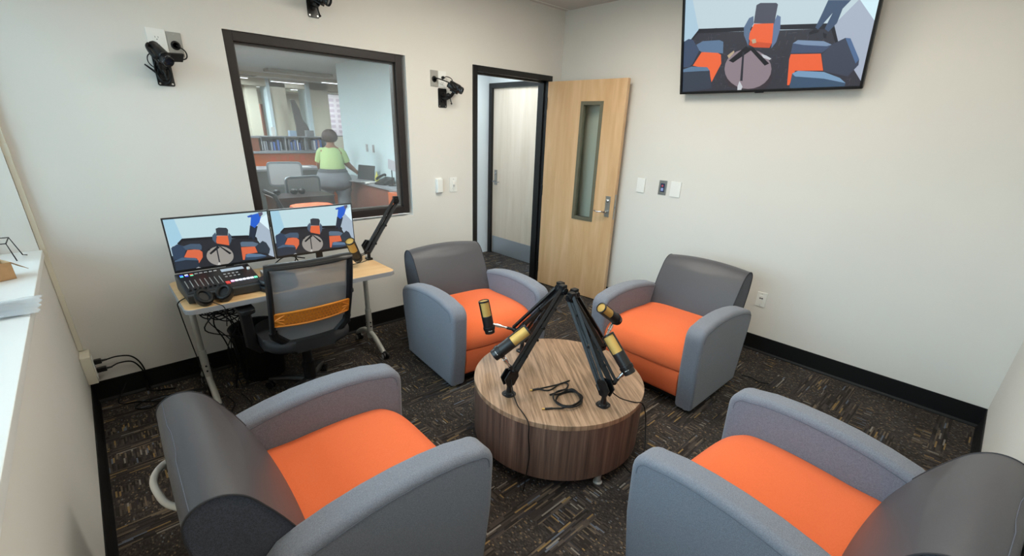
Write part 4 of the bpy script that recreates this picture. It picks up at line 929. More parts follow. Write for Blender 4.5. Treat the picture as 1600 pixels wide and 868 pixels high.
# ------------------------------------------------------------------ corner raceway and socket box
bm = nb(); box(bm, (.001, -.022, .37), (.024, -.0, 1.50), .003); box(bm, (.0, -.024, 1.47), (.026, -.0, 1.53), .003); box(bm, (.001, -.024, .70), (.026, 0, .72), .002)
box(bm, (.001, -.022, 1.53), (.024, 0, H)); tag(obj('cable_raceway', bm, m_ivory), 'ivory plastic cable raceway running down the left wall corner to the socket box', 'raceway')
sb = thing('socket_box', 'ivory surface socket box with two black plugs, low in the left corner', 'socket box', (.0, -.0, .19))
bm = nb(); box(bm, (.001, -.135, 0), (.048, -.001, .175), .004); obj('housing', bm, m_ivory, sb)
bm = nb(); box(bm, (.048, -.118, .02), (.053, -.045, .15), .002); fp = obj('face_plate', bm, m_white, sb)
bm = nb(); cyl(bm, (.053, -.08, .085), (.055, -.08, .085), .004); obj('screw', bm, m_steel, fp)
for i, z in enumerate((.115, .06)):
    pl = thing('power_cable', ['upper', 'lower'][i]+' black plug with its cord in the corner socket box', 'power cable', (.053, -.08, .19+z))
    bm = nb(); box(bm, (0, -.014, -.014), (.035+.012*i, .014, .014), .005); cyl(bm, (.03, 0, 0), (.06+.012*i, 0, 0), .008, .005, 10); obj('plug', bm, m_blackp, pl)
    bm = nb(); tube(bm, spline([(.055+.01*i, 0, 0), (.11, .01, .0+.01*i), (.17, .035, -.03+.015*i), (.205, .05, -.10), (.215, .055, -.20), (.20, .05, -.29-.0*i), (.26, .0, -.225-z if False else -z-.182), (.34, -.03, -z-.182)], 6), .0045, 8); obj('cord', bm, m_rubber, pl)

# ------------------------------------------------------------------ things on the window sill
ZS = SZ+.007
en = thing('plastic_mailer', 'clear plastic sleeve with white papers, overhanging the window sill edge', 'papers', (-.045, -1.09, ZS), math.radians(0))
def sheet(w_, d, z, fn=None, n=12, ragged=None):
    bm = nb(); g = [[bm.verts.new((-w_/2+w_*i/n, -d/2+d*j/n, z+(fn(i/n, j/n) if fn else 0))) for i in range(n+1)] for j in range(n+1)]
    if ragged:
        for j in range(n+1): g[j][n].co.x += ragged[j % len(ragged)]
    for a, b_ in zip(g, g[1:]):
        for i in range(n): bm.faces.new((a[i], a[i+1], b_[i+1], b_[i]))
    g2 = bmesh.ops.solidify(bm, geom=list(bm.faces), thickness=.0006)
    return bm
o = obj('paper_sheet', sheet(.19, .20, .003, lambda u, v: .003*math.sin(3*u+2*v)), mat('paper_white', 'EDEFF2', .7), en); o.location = (-.06, 0, 0)
bm = nb()
for k, y in enumerate((.06, .03, -.045)): box(bm, (-.12, y, .0085), (.01-.03*k, y+.0015, .009))
obj('printed_line', bm, mat('print_grey', 'B4B6BC', .7), en)
film = glass('clear_film', (.90, .92, .93), haze=.45, hazecol=(.86, .88, .9))
obj('plastic_sleeve', sheet(.25, .24, .009, lambda u, v: .004*math.sin(9*u)*math.sin(7*v)+.003*math.sin(21*v+3*u), n=24, ragged=[0, .004, -.002, .006, .002, -.004, .008]), film, en).location = (-.045, 0, 0)
cb = thing('cardboard_box', 'small open brown cardboard box standing on the window sill', 'box', (-.135, -.60, ZS), math.radians(25))
m_card = mat('cardboard', 'B08A62', .85, noise_scale=40, noise_amt=.06)
bm = nb()
for a, b_ in (((-.07, -.045, 0), (-.068, .045, .075)), ((.068, -.045, 0), (.07, .045, .075)), ((-.07, -.045, 0), (.07, -.043, .075)), ((-.07, .043, 0), (.07, .045, .075)), ((-.07, -.045, 0), (.07, .045, .002))): box(bm, a, b_)
bx = obj('box_body', bm, m_card, cb, smooth=False)
for s, a in ((1, 40), (-1, 50)):
    bm = nb(); box(bm, (0, -.045, -.001), (.065, .045, .001)); f = obj('flap', bm, m_card, cb, smooth=False); f.location = (s*.069, 0, .075); f.rotation_euler = (0, math.radians(a if s > 0 else 180-a*-1-100), 0)
bm = nb(); box(bm, (.0702, -.02, .02), (.0706, .015, .055)); obj('paper_label', bm, m_white, cb, smooth=False)
wb_ = thing('wire_stand', 'black wire stand with a crumpled white bag at the far end of the window sill', 'wire stand', (-.13, -.20, ZS))
bm = nb()
tube(bm, [(.09, .06, .002), (.075, .055, .006), (.05, .05, .10), (-.09, .05, .10), (-.11, .055, .003)], .0028, 6)
tube(bm, [(.06, -.06, .002), (.045, -.055, .09), (-.09, -.055, .09), (-.10, -.06, .003)], .0028, 6); tube(bm, [(.05, .05, .10), (.045, -.055, .09)], .0028, 6); tube(bm, [(-.09, .05, .10), (-.09, -.055, .09)], .0028, 6)
obj('wire_frame', bm, m_satin, wb_)
bm = nb(); ball(bm, (-.03, 0, .13), .055, 3, (1.1, 1.0, .85))
for v in bm.verts: v.co += v.co.normalized()*.02*noise.noise(v.co*28)
obj('white_bag', bm, mat('bag_white', 'E2E2EA', .6), wb_, angle=25)

# ------------------------------------------------------------------ television
tv = thing('television', 'large wall-mounted television tilted down, showing three armchairs round a table', 'television', (4.060, -1.400, 1.990))
th = math.radians(15.5)
# local x = -Y world, z up the tilted panel, -y towards the room
tv.matrix_world = Matrix.Translation((4.060, -1.400, 1.990)) @ Matrix(((0, math.cos(th), -math.sin(th)), (-1, 0, 0), (0, math.sin(th), math.cos(th)))).to_4x4()
TW, THh, TB = 1.246, .716, .012
bm = nb(); box(bm, (0, 0, 0), (TW, .018, THh), .003); box(bm, (.2, .016, .06), (TW-.2, .04, THh-.25), .012); obj('housing', bm, m_blackp, tv)
picture(tv_layers(), TW-.012, THh-.012, tv, .00006, y0=-.0008)
bm = nb()
for (x0, z0, x1, z1) in ((0, 0, .016, THh), (TW-.016, 0, TW, THh), (0, 0, TW, .016), (0, THh-.012, TW, THh)): box(bm, (x0, -.017, z0), (x1, .0, z1), .002)
box(bm, (TW/2-.03, -.017, -.006), (TW/2+.03, -.004, .002), .001)
obj('bezel', bm, m_satin, tv)
bm = nb(); box(bm, (TW/2-.03-.15, .03, .30), (TW/2-.12, .05, .55)); box(bm, (TW/2+.12, .03, .30), (TW/2+.18, .05, .55)); obj('wall_bracket', bm, m_satin, tv)
bm = nb(); box(bm, (3.90+.12, -2.15, 2.22), (W-.0, -1.90, 2.46)); o = obj('bracket_arm', bm, m_satin); o.parent = tv; o.matrix_parent_inverse = tv.matrix_world.inverted()
# ------------------------------------------------------------------ plates on the walls
def plate(name, label, cat, loc, w_, h_, face, m, build=None, th_=.006):
    """face 'back' (looks to -y) or 'right' (looks to -x); local x right, z up, -y outwards"""
    t = thing(name, label, cat, loc, 0 if face == 'back' else -PI/2)
    bm = nb(); box(bm, (-w_/2, -th_, -h_/2), (w_/2, 0, h_/2), .002); obj('plate', bm, m, t)
    if build: build(t)
    return t
def duplex(t, z=.0):
    for dz in ((z+.02), (z-.02)):
        bm = nb(); prism(bm, rrect(.034, .028, .010, 5), 'y', -.0085, -.005, .0, 1, Matrix.Translation((0, 0, dz))); s_ = obj('socket', bm, m_white, t)
        bm = nb(); box(bm, (-.008, -.009, dz), (-.006, -.0083, dz+.008)); box(bm, (.006, -.009, dz), (.008, -.0083, dz+.008)); cyl(bm, (0, -.009, dz-.007), (0, -.0083, dz-.007), .0025, n=10); obj('slots', bm, m_blackp, s_, smooth=False)
def screws(t, h_):
    for s in (-1, 1):
        bm = nb(); cyl(bm, (0, -.0075, s*h_*.42), (0, -.005, s*h_*.42), .003, n=10); obj('screw', bm, m_steel, t)
plate('power_outlet', 'white double power outlet behind the left camcorder above the desk', 'outlet', (.750, -.0, 2.064), .088, .135, 'back', m_white, lambda t: duplex(t, 0))
def grommet(t):
    bm = nb(); lathe(bm, [(.024, .005), (.022, .010), (.015, .012), (.013, .006)], (0, 0, -.005), (0, -1, 0), 22); obj('cable_bushing', bm, m_rubber, t); screws(t, .12)
m_splate = mat('steel_plate', '9A9892', .5, .0)
plate('cable_plate', 'grey metal plate with a round black cable entry next to the left camcorder', 'wall plate', (.832, 0, 2.062), .070, .122, 'back', m_splate, grommet)
plate('cable_plate', 'grey metal plate with a black cable entry, left of the door camcorder', 'wall plate', (2.576, 0, 2.042), .070, .12, 'back', m_splate, grommet)
plate('power_outlet', 'white power outlet above the wall bracket of the camcorder nearest the door', 'outlet', (2.655, 0, 2.042), .078, .12, 'back', m_white, lambda t: duplex(t, -.01))
def raised(t):
    bm = nb(); box(bm, (-.030, -.032, -.060), (.030, -.004, .060), .008, 3); obj('sensor_cover', bm, m_white, t)
plate('wall_sensor', 'raised white sensor box on the wall, left of the light switch by the door', 'sensor', (2.590, 0, 1.188), .066, .13, 'back', m_white, raised)
def rocker(t):
    bm = nb(); box(bm, (-.0165, -.010, -.033), (.0165, -.004, .033), .0015); obj('rocker', bm, m_white, t)
    bm = nb(); box(bm, (-.008, -.0125, -.018), (.008, -.0095, .0), .001); obj('switch_bar', bm, m_silver, t); screws(t, .115)
plate('light_switch', 'white light switch plate just left of the black door frame', 'switch', (2.751, 0, 1.188), .080, .13, 'back', m_white, rocker)
plate('blank_plate', 'blank white wall plate nearest the open door on the television wall', 'wall plate', (W, -1.105, 1.226), .085, .128, 'right', m_white, lambda t: screws(t, .115), .012)
def thermo(t):
    bm = nb(); box(bm, (-.021, -.010, -.038), (.021, -.005, .038), .002); f = obj('control_panel', bm, mat('dark_blue_plastic', '2A3250', .35), t)
    bm = nb(); cyl(bm, (0, -.0125, .016), (0, -.0095, .016), .009, n=16); obj('red_button', bm, mat('button_red', 'C2505A', .4), f)
    bm = nb(); box(bm, (-.012, -.012, -.028), (.012, -.0095, -.002), .002); obj('button', bm, mat('button_blue', '8E9CC8', .4), f)
plate('wall_control', 'small control plate with dark panel and red button between two blank wall plates', 'wall control', (W, -1.330, 1.228), .078, .126, 'right', m_steel, thermo)
plate('blank_plate', 'blank white wall plate right of the small red-buttoned control', 'wall plate', (W, -1.457, 1.226), .098, .130, 'right', m_white, None, .008)
def low_out(t):
    bm = nb(); box(bm, (-.0165, -.009, -.034), (.0165, -.004, .034), .001); f = obj('insert', bm, m_white, t)
    bm = nb(); box(bm, (-.013, -.0105, .006), (-.002, -.0085, .016)); box(bm, (.002, -.0105, .006), (.013, -.0085, .016)); obj('jack', bm, m_blackp, f); screws(t, .115)
plate('data_outlet', 'white wall plate with two dark jacks, low on the television wall beside the armchair', 'outlet', (W, -2.364, .450), .074, .120, 'right', m_white, low_out)

# ------------------------------------------------------------------ camcorders on wall brackets
def camcorder(pl_lo, pl_hi, rear, lens, flapdir, cam_label, br_label, coil=True, plug=None):
    br = thing('wall_bracket', br_label, 'bracket', ((pl_lo[0]+pl_hi[0])/2, 0, (pl_lo[1]+pl_hi[1])/2))
    w_, h_ = pl_hi[0]-pl_lo[0], pl_hi[1]-pl_lo[1]
    bm = nb(); prism(bm, rrect(w_, h_, .010, 4), 'y', -.005, 0, .001, 1); obj('mounting_plate', bm, m_black, br)
    for sx in (-1, 1):
        for sz in (-1, 1):
            bm = nb(); cyl(bm, (sx*(w_/2-.012), -.007, sz*(h_/2-.012)), (sx*(w_/2-.012), -.004, sz*(h_/2-.012)), .005, n=10); obj('screw', bm, m_chrome, br)
    rear, lens = Vector(rear), Vector(lens); c = br.location.copy(); mid = rear.lerp(lens, .45)
    d = (lens-rear).normalized(); side = d.cross(Vector((0, 0, 1))).normalized(); u = side.cross(d)
    b0 = mid-u*.045-c
    bm = nb(); tube(bm, spline([Vector((0, -.004, .0)), Vector((b0.x*.3, -.035, -.005)), Vector((b0.x*.8, min(b0.y*.7, -.04), b0.z*.6-.01)), b0], 5), .013, 10)
    ball(bm, b0*.5+Vector((0, -.01, 0)), .02, 2); box(bm, (-.03, -.022, -.006), (.03, .022, .006), .003, 2, Matrix.Translation(b0+u*.008) @ Matrix((d, side, u)).transposed().to_4x4())
    cyl(bm, (0, -.0, .022), (0, -.016, .022), .016); cyl(bm, (0, -.0, -.02), (0, -.016, -.02), .014)
    obj('ball_arm', bm, m_satin, br)
    bm = nb(); k = b0*.6+Vector((0, -.01, -.01)); cyl(bm, k, k+Vector((.012, -.006, -.05)), .004); ball(bm, k+Vector((.013, -.006, -.055)), .009, 1); obj('lock_knob', bm, m_rubber, br)
    # camcorder; local x along the optical axis
    t = thing('camcorder', cam_label, 'video camera', mid)
    t.matrix_world = Matrix.Translation(mid) @ Matrix((d, side, u)).transposed().to_4x4()      # y = camera's right
    L_ = (lens-rear).length; a, b_ = -.45*L_, .55*L_
    bm = nb(); prism(bm, rrect(.056, .066, .022, 6), 'x', a, b_-.035, .006, 3); bd = obj('camera_body', bm, m_blackp, t)
    bm = nb(); lathe(bm, [(.027, b_-.045), (.029, b_-.03), (.0285, b_-.006), (.026, b_), (.0225, b_-.001), (.019, b_-.012), (.016, b_-.013), (.016, b_-.016)], axis=(1, 0, 0), n=28); obj('lens_barrel', bm, m_satin, t)
    bm = nb(); lathe(bm, [(.0285, b_-.012), (.0295, b_-.011), (.0295, b_-.008), (.0285, b_-.007)], axis=(1, 0, 0), n=28); lathe(bm, [(.018, b_-.0125), (.010, b_-.0095), (.0005, b_-.009)], axis=(1, 0, 0), n=24, capped=False); obj('lens_glass', bm, mat('lens_glass_dark', '1C2230', .08, coat=1.0), t)
    fv = flapdir   # +1: on the image right
    bm = nb(); x0 = b_-.055
    M = Matrix.Translation((x0, fv*-.030, .0)) @ Matrix.Rotation(math.radians(fv*-10), 4, 'Z')
    box(bm, (-.006, min(0, -fv*.085), -.024), (.006, max(0, -fv*.085), .024), .004, 2, M); cyl(bm, M @ Vector((0, 0, -.022)), M @ Vector((0, 0, .022)), .008)
    obj('flip_screen', bm, m_blackp, t)
    bm = nb(); tube(bm, spline([(a+.01, .030*fv, .015), (a+.03, .046*fv, .01), (b_-.06, .046*fv, -.005), (b_-.045, .030*fv, -.01)], 5), .007, 8, sy=1.8); obj('hand_strap', bm, m_rubber, t)
    bm = nb(); box(bm, (a-.014, -.018, -.028), (a, .018, .012), .004); obj('battery', bm, m_rubber, t)
    return t, br
c1, b1 = camcorder((.706, 1.842), (.788, 1.995), (.713, -.075, 2.030), (.757, -.185, 1.952), 1, 'black camcorder left of the interior window with a bundle of cable hanging under it', 'black wall bracket holding the left camcorder, above the desk')
c2, b2 = camcorder((2.611, 1.826), (2.696, 1.974), (2.675, -.085, 2.003), (2.735, -.175, 1.953), 1, 'black camcorder by the door with its flip screen reaching the black door frame', 'black wall bracket between the interior window and the door')
c3_, b3 = camcorder((1.606, 2.320), (1.682, 2.47), (1.63, -.07, 2.452), (1.70, -.15, 2.395), -1, 'black camcorder above the interior window, cut by the top of the picture', 'black wall bracket above the interior window with two bright screws')
pts = []
rnd = random.Random(5)
for i in range(30):
    a = i*.85; pts.append((.728+.030*math.cos(a)+.0006*i, -.045-.022*math.sin(a*.7), 1.925+.052*math.sin(a)-.001*i))
cable('coiled_lead', [(.835, -.012, 2.057), (.868, -.03, 2.03), (.86, -.06, 1.99), (.80, -.07, 1.97)]+pts, .0035, 'black cable bundled round the bracket of the left camcorder, coming from the grey plate', cat='cable')
cable('coiled_lead', [(.705, -.06, 2.005), (.683, -.055, 1.985), (.68, -.055, 1.955), (.70, -.06, 1.93), (.735, -.06, 1.92)], .003, 'thin black loop of cable at the left of the left camcorder')
bm = nb(); cyl(bm, (.66, -.06, 1.942), (.705, -.05, 1.905), .004, .006, 10); tag(obj('cable_end', bm, m_rubber), 'loose black cable end sticking out to the left below the left camcorder', 'cable')
cable('camera_lead', [(2.576, -.010, 2.045), (2.60, -.035, 2.04), (2.645, -.065, 2.025), (2.68, -.09, 2.01)], .005, 'straight black lead from the grey plate to the camcorder by the door')
cable('camera_lead', [(2.662, -.010, 2.055), (2.69, -.03, 2.062), (2.72, -.05, 2.045), (2.73, -.06, 2.0), (2.725, -.07, 1.965)], .0035, 'thin black lead curving from the white outlet to the camcorder by the door')
bm = nb(); cyl(bm, (2.655, -.006, 2.053), (2.655, -.022, 2.053), .012, n=14); o = obj('plug', bm, m_rubber); tag(o, 'small round black plug in the white outlet by the door', 'plug')

# ------------------------------------------------------------------ open-plan office behind the interior window
OX, OH = 3.72, 2.58
m_owall = paint('office_paint', 'C9DBDF'); m_beige = paint('office_beige', 'C2BFAE')
bm = nb(); box(bm, (OX, 1.52, 0), (OX+.14, 4.62, OH)); struct('wall_office', bm, m_owall, smooth=False)
bm = nb(); box(bm, (-1, 14.8, 0), (12, 15, OH)); box(bm, (-1, T, 0), (-.85, 14.8, OH)); box(bm, (11.8, 1.5, 0), (12, 14.8, OH)); box(bm, (4.5, 1.4, 0), (12, 1.5, OH)); box(bm, (3.0, T, 2.53), (3.04, 1.52, OH)); box(bm, (3.0, 1.48, 2.53), (4.5, 1.52, OH)); struct('wall_far', bm, m_beige, smooth=False)
bm = nb(); box(bm, (-1, T, OH), (12, 15, OH+.1)); struct('ceiling_office', bm, paint('office_ceiling', 'D0D3D2'), smooth=False)
bm = nb(); box(bm, (-1, 11.0, OH-.14), (9, 11.6, OH)); box(bm, (-1, 7.6, OH-.05), (6, 7.8, OH)); box(bm, (-1, 9.0, OH-.16), (9, 9.5, OH)); struct('trim_4', bm, m_beige, smooth=False)
bm = nb(); box(bm, (1.95, 5.0, OH-.05), (2.35, 5.25, OH-.01)); box(bm, (2.08, 5.0, OH-.10), (2.33, 5.2, OH-.05)); box(bm, (3.2, 6.4, OH-.05), (4.4, 6.7, OH-.005)); box(bm, (2.4, 7.9, OH-.05), (3.4, 8.2, OH-.005)); struct('trim_5', bm, mat('taupe_panel', '8A8478', .7), smooth=False)
m_lamp = mat('office_tube', 'F4F8FF', .5, emis=2.2)
for i, (x, y, l) in enumerate(((1.98, 5.6, .22), (3.95, 8.9, .75), (4.75, 7.9, .4), (4.7, 9.9, .8), (3.5, 9.8, .5), (3.0, 8.6, .4))):
    t = thing('office_light', ['short bright ceiling light at the upper left of the interior window', 'long bright ceiling light between the two pale columns', 'bright ceiling light next to the pale blue wall', 'small ceiling light far right behind the columns', 'small ceiling light far back in the office', 'faint ceiling light far back at the left'][i], 'ceiling light', (x, y, OH-.055 if y < 8.95 else OH-.14))
    bm = nb(); box(bm, (0, -.06, 0), (l, .06, .05), .005); obj('housing', bm, m_white, t)
    bm = nb(); box(bm, (.01, -.055, -.006), (l-.01, .055, 0)); obj('diffuser', bm, m_lamp, t)
def struct_box(name, lo, hi, m, nm=None):
    bm = nb(); box(bm, lo, hi); return struct(name, bm, m, smooth=False)
m_collit = paint('column_lit_blue', 'BFD0D6')  # bluish light on the columns' left sides, put into the colour
struct_box('wall_column_1', (3.92, 9.0, 0), (4.28, 9.5, OH), m_beige); struct_box('wall_column_2', (4.84, 9.0, 0), (5.30, 9.5, OH), m_beige); struct_box('wall_column_3', (3.45, 9.2, 0), (3.70, 9.6, OH), m_beige)
struct_box('column_lit_side_1', (3.86, 8.98, 0), (3.93, 9.5, OH), m_collit); struct_box('column_lit_side_2', (4.74, 8.98, 0), (4.85, 9.5, OH), m_collit)  # added slabs that carry the painted blue light, not real trim
m_orange_w = mat('orange_laminate', 'D46A36', .45, noise_scale=4, noise_amt=.05); m_brown = mat('brown_laminate', '7E4A38', .5); m_greyd = mat('grey_laminate', '8C8E92', .5)
# service counter with shelves
sc_ = thing('service_counter', 'long orange-fronted service counter with a grey ledge at the back of the office', 'counter', (2.2, 5.6, 0))
bm = nb(); box(bm, (-3, 0, 0), (1.75, .55, 1.14)); obj('counter_front', bm, m_orange_w, sc_, smooth=False)
bm = nb(); box(bm, (-3, -.06, 1.14), (1.78, .6, 1.17), .004); obj('counter_ledge', bm, m_greyd, sc_)
bm = nb()
for x, z in ((.62, 1.04), (.80, 1.055), (.93, 1.055), (1.12, 1.055)): box(bm, (x-.045, -.006, z-.045), (x+.045, -.001, z+.045))
obj('sticky_notes', bm, mat('note_orange', 'E8683E', .7), sc_, smooth=False)
bs = thing('book_shelf', 'low grey book shelf standing on the orange service counter', 'shelf', (2.40, 5.72, 1.17))
bm = nb(); box(bm, (.30, .28, 0), (1.45, .30, .24)); box(bm, (.30, 0, .235), (1.45, .30, .25)); box(bm, (.30, 0, 0), (1.45, .3, .01))
for x in (.30, .70, 1.05, 1.435): box(bm, (x, 0, 0), (x+.015, .30, .235))
obj('shelf_frame', bm, m_greyd, bs, smooth=False)
rb = thing('service_hatch', 'brown box unit at the left end of the service counter', 'cabinet', (2.30, 5.72, 1.17)); bm = nb(); box(bm, (-.6, 0, 0), (.36, .32, .22), .004); obj('cabinet_body', bm, m_brown, rb); bm = nb(); box(bm, (-.62, -.02, .22), (.38, .34, .245)); obj('cabinet_top', bm, m_greyd, rb)
bk_c = [mat('book_'+n_, c, .6) for n_, c in (('blue', '5C78B8'), ('white', 'D8DCE4'), ('violet', '7A6A96'), ('grey', '9098A4'), ('dark', '3C3E4C'), ('pink', 'B88A94'))]
x = 2.74; rnd = random.Random(9); proto = None
for i in range(24):
    w_ = rnd.uniform(.018, .036); h_ = rnd.uniform(.13, .19)
    bm = nb(); box(bm, (0, 0, 0), (w_, .16, h_), .002); o = obj('book', bm, bk_c[rnd.randrange(6)]); o.location = (x, 5.76, 1.181)
    tag(o, o.active_material.name.split('.')[0].replace('book_', '')+' upright book in the row on the low grey shelf', 'book', 'books on the counter shelf'); x += w_+rnd.uniform(.004, .02)
    if i in (7, 15): x += .10
    for lim in (3.10, 3.45):
        if lim-.035 < x < lim+.02: x = lim+.03
    if x > 3.78: break
# things standing on the shelf
def small(name, label, cat, lo, hi, m, bev=.003):
    bm = nb(); box(bm, lo, hi, bev); return tag(obj(name, bm, m), label, cat)
small('brochure_holder', 'bright white upright card on top of the book shelf', 'card', (2.92, 5.8, 1.421), (2.98, 5.83, 1.57), m_white)
small('tissue_box', 'pale blue and pink box on top of the book shelf', 'box', (3.22, 5.78, 1.421), (3.34, 5.88, 1.52), mat('pale_blue', 'A9BFD8', .6))
small('desk_organizer', 'dark square organizer on the book shelf before the second column', 'organizer', (3.52, 5.78, 1.421), (3.66, 5.88, 1.53), m_greyd)
bt_ = thing('water_bottle', 'clear bottle standing on the counter beside the person with green shirt', 'bottle', (3.74, 5.8, 1.171)); bm = nb(); lathe(bm, [(.03, 0), (.032, .10), (.03, .15), (.012, .19), (.012, .20)], n=16); obj('bottle_body', bm, mat('bottle_grey', 'B4C0C8', .3), bt_); bm = nb(); lathe(bm, [(.014, .20), (.014, .22)], n=12); obj('cap', bm, bk_c[0], bt_)
# dark standing figure-like draped shape and a poster far behind
pn = thing('floor_banner', 'dark narrow draped stand between the two pale columns', 'banner stand', (4.35, 8.6, 0)); bm = nb(); prism(bm, [(-.10, 0), (.26, 0), (.27, 1.42), (.20, 1.60), (.10, 1.72), (.07, 1.95), (-.02, 2.15), (-.12, 2.15), (-.06, 1.6)], 'y', 0, .05, .01, 2); obj('drape', bm, mat('dark_cloth', '4A4A4A', .8), pn)
ps = thing('wall_poster', 'pale poster with a dark frame beside the blue wall, far behind', 'poster', (6.1, 10.5, 1.3)); bm = nb(); box(bm, (-.30, 0, 0), (.5, .03, 1.15), .0); obj('frame', bm, mat('poster_frame', '6A6A6C', .6), ps); bm = nb(); box(bm, (-.27, -.004, .03), (.47, .0, 1.12)); pa_ = obj('poster_sheet', bm, mat('poster_pale', 'C4BCC4', .7), ps)
bm = nb()
for i in range(7):
    for j in range(3): box(bm, (-.2+j*.22, -.007, .1+i*.14), (-.06+j*.22, -.004, .18+i*.14))
obj('printed_blocks', bm, mat('poster_print', 'A89CA8', .7), pa_)
dr = thing('office_door', 'dark edge of an open office door far behind the glass at the left', 'door', (4.35, 11.5, 0)); bm = nb(); box(bm, (0, 0, 0), (.10, .9, 2.1)); obj('door_leaf', bm, m_brown, dr)
# staff desk along the blue wall
sd = thing('staff_desk', 'brown staff desk along the pale blue wall, cluttered with office equipment', 'desk', (3.39, 1.9, 0))
bm = nb(); box(bm, (-.01, .0, .82), (.325, 2.5, .85), .003); obj('desktop', bm, m_greyd, sd)
bm = nb(); box(bm, (0.02, .55, .02), (.05, 2.45, .82)); obj('modesty_panel', bm, m_brown, sd); bm = nb(); box(bm, (0.0, .45, 0), (.325, .55, .82)); obj('side_panel', bm, m_greyd, sd)
oc = thing('drawer_unit', 'bright orange drawer unit at the near end of the staff desk', 'cabinet', (3.30, 2.06, 0)); bm = nb(); box(bm, (0, -.42, .01), (.40, .26, .815), .004); ob_ = obj('cabinet_body', bm, m_orange_w, oc)
bm = nb()
for z in (.3, .58): box(bm, (-.004, -.40, z), (.0, .24, z+.005)); box(bm, (-.014, -.15, z+.12), (-.002, .0, z+.135))
obj('drawer_handle', bm, m_blackp, ob_)
lp = thing('laptop', 'open dark laptop on the staff desk under the hand of the person', 'laptop', (3.50, 3.42, .851), math.radians(-70))
bm = nb(); box(bm, (-.17, -.22, 0), (.17, .0, .016), .003); obj('keyboard_base', bm, m_greyd, lp); bm = nb(); box(bm, (-.17, .0, .01), (.17, .012, .235), .003, 2, Matrix.Rotation(math.radians(-12), 4, 'X')); obj('laptop_screen', bm, mat('laptop_dark', '3A3D42', .4), lp)
tp = thing('desk_phone', 'black desk phone at the near end of the staff desk', 'telephone', (3.54, 2.86, .851), math.radians(-75)); bm = nb(); prism(bm, [(-.11, 0), (.11, 0), (.11, .10), (-.11, .025)], 'x', -.10, .10, .006, 2); obj('phone_base', bm, m_blackp, tp); bm = nb(); tube(bm, spline([(-.07, -.09, .07), (-.07, -.06, .095), (-.07, .06, .13), (-.07, .09, .12)], 5), .018, 8); obj('handset', bm, m_rubber, tp)
ts = thing('tablet_stand', 'grey tilted panel on a thin black pole at the end of the staff desk', 'display stand', (3.56, 2.66, .851)); bm = nb(); cyl(bm, (0, 0, 0), (0, 0, .26), .008); lathe(bm, [(.06, 0), (.06, .008), (.01, .014)], n=20); obj('pole', bm, m_satin, ts); bm = nb(); box(bm, (-.012, -.12, .22), (.004, .12, .36), .004, 2, Matrix.Rotation(math.radians(8), 4, 'X')); obj('panel', bm, mat('panel_grey', 'B2B2B8', .5), ts)
ph = thing('paper_stack', 'loose white papers on the staff desk between laptop and phone', 'papers', (3.45, 3.15, .851)); bm = nb()
for i in range(4): box(bm, (-.08, -.11, i*.004), (.08, .11, i*.004+.003), 0, 1, Matrix.Rotation(.3*i-.4, 4, 'Z'))
obj('sheet', bm, m_white, ph, smooth=False)
yb_ = thing('squeeze_bottle', 'small yellow bottle on the staff desk behind the papers', 'bottle', (3.60, 3.22, .851)); bm = nb(); lathe(bm, [(.03, 0), (.032, .07), (.02, .10), (.009, .12), (.009, .15)], n=14); obj('bottle_body', bm, mat('yellow_plastic', 'C8C25A', .4), yb_)
for i, y in enumerate((3.72, 3.50)): plate('office_outlet', ['left', 'right'][i]+' one of two small grey plates on the pale blue office wall', 'outlet', (OX, y, 1.32), .07, .115, 'right', m_silver)
# low desks and chairs in the middle
ld = thing('low_desk', 'grey work desk running in front of the orange counter', 'desk', (2.1, 4.6, 0)); bm = nb(); box(bm, (-2, 0, .93), (1.25, .6, .96), .003); obj('desktop', bm, m_greyd, ld); bm = nb(); box(bm, (-2, .03, 0), (1.2, .06, .93)); obj('panel', bm, mat('panel_teal', '5A5E5C', .6), ld)
small('desk_papers', 'flat white papers on the grey work desk', 'papers', (2.75, 4.7, .961), (3.15, 4.95, .968), m_white, 0)
op = thing('orange_partition', 'narrow orange partition edge at the lower left of the interior window', 'partition', (1.60, 2.3, 0)); bm = nb(); box(bm, (-.06, 0, 0), (.06, .7, 1.12), .004); obj('panel', bm, m_orange_w, op)
dd = thing('dark_cabinet', 'low dark brown cabinet below the grey chair backs', 'cabinet', (1.70, 1.75, 0)); bm = nb(); box(bm, (0, 0, 0), (.62, .35, .90), .004); obj('cabinet_body', bm, mat('dark_brown', '33211C', .5), dd)
bm = nb(); box(bm, (-.01, -.02, .90), (.63, .36, .915), .002); obj('cabinet_top', bm, mat('dark_top', '241A18', .4), dd)
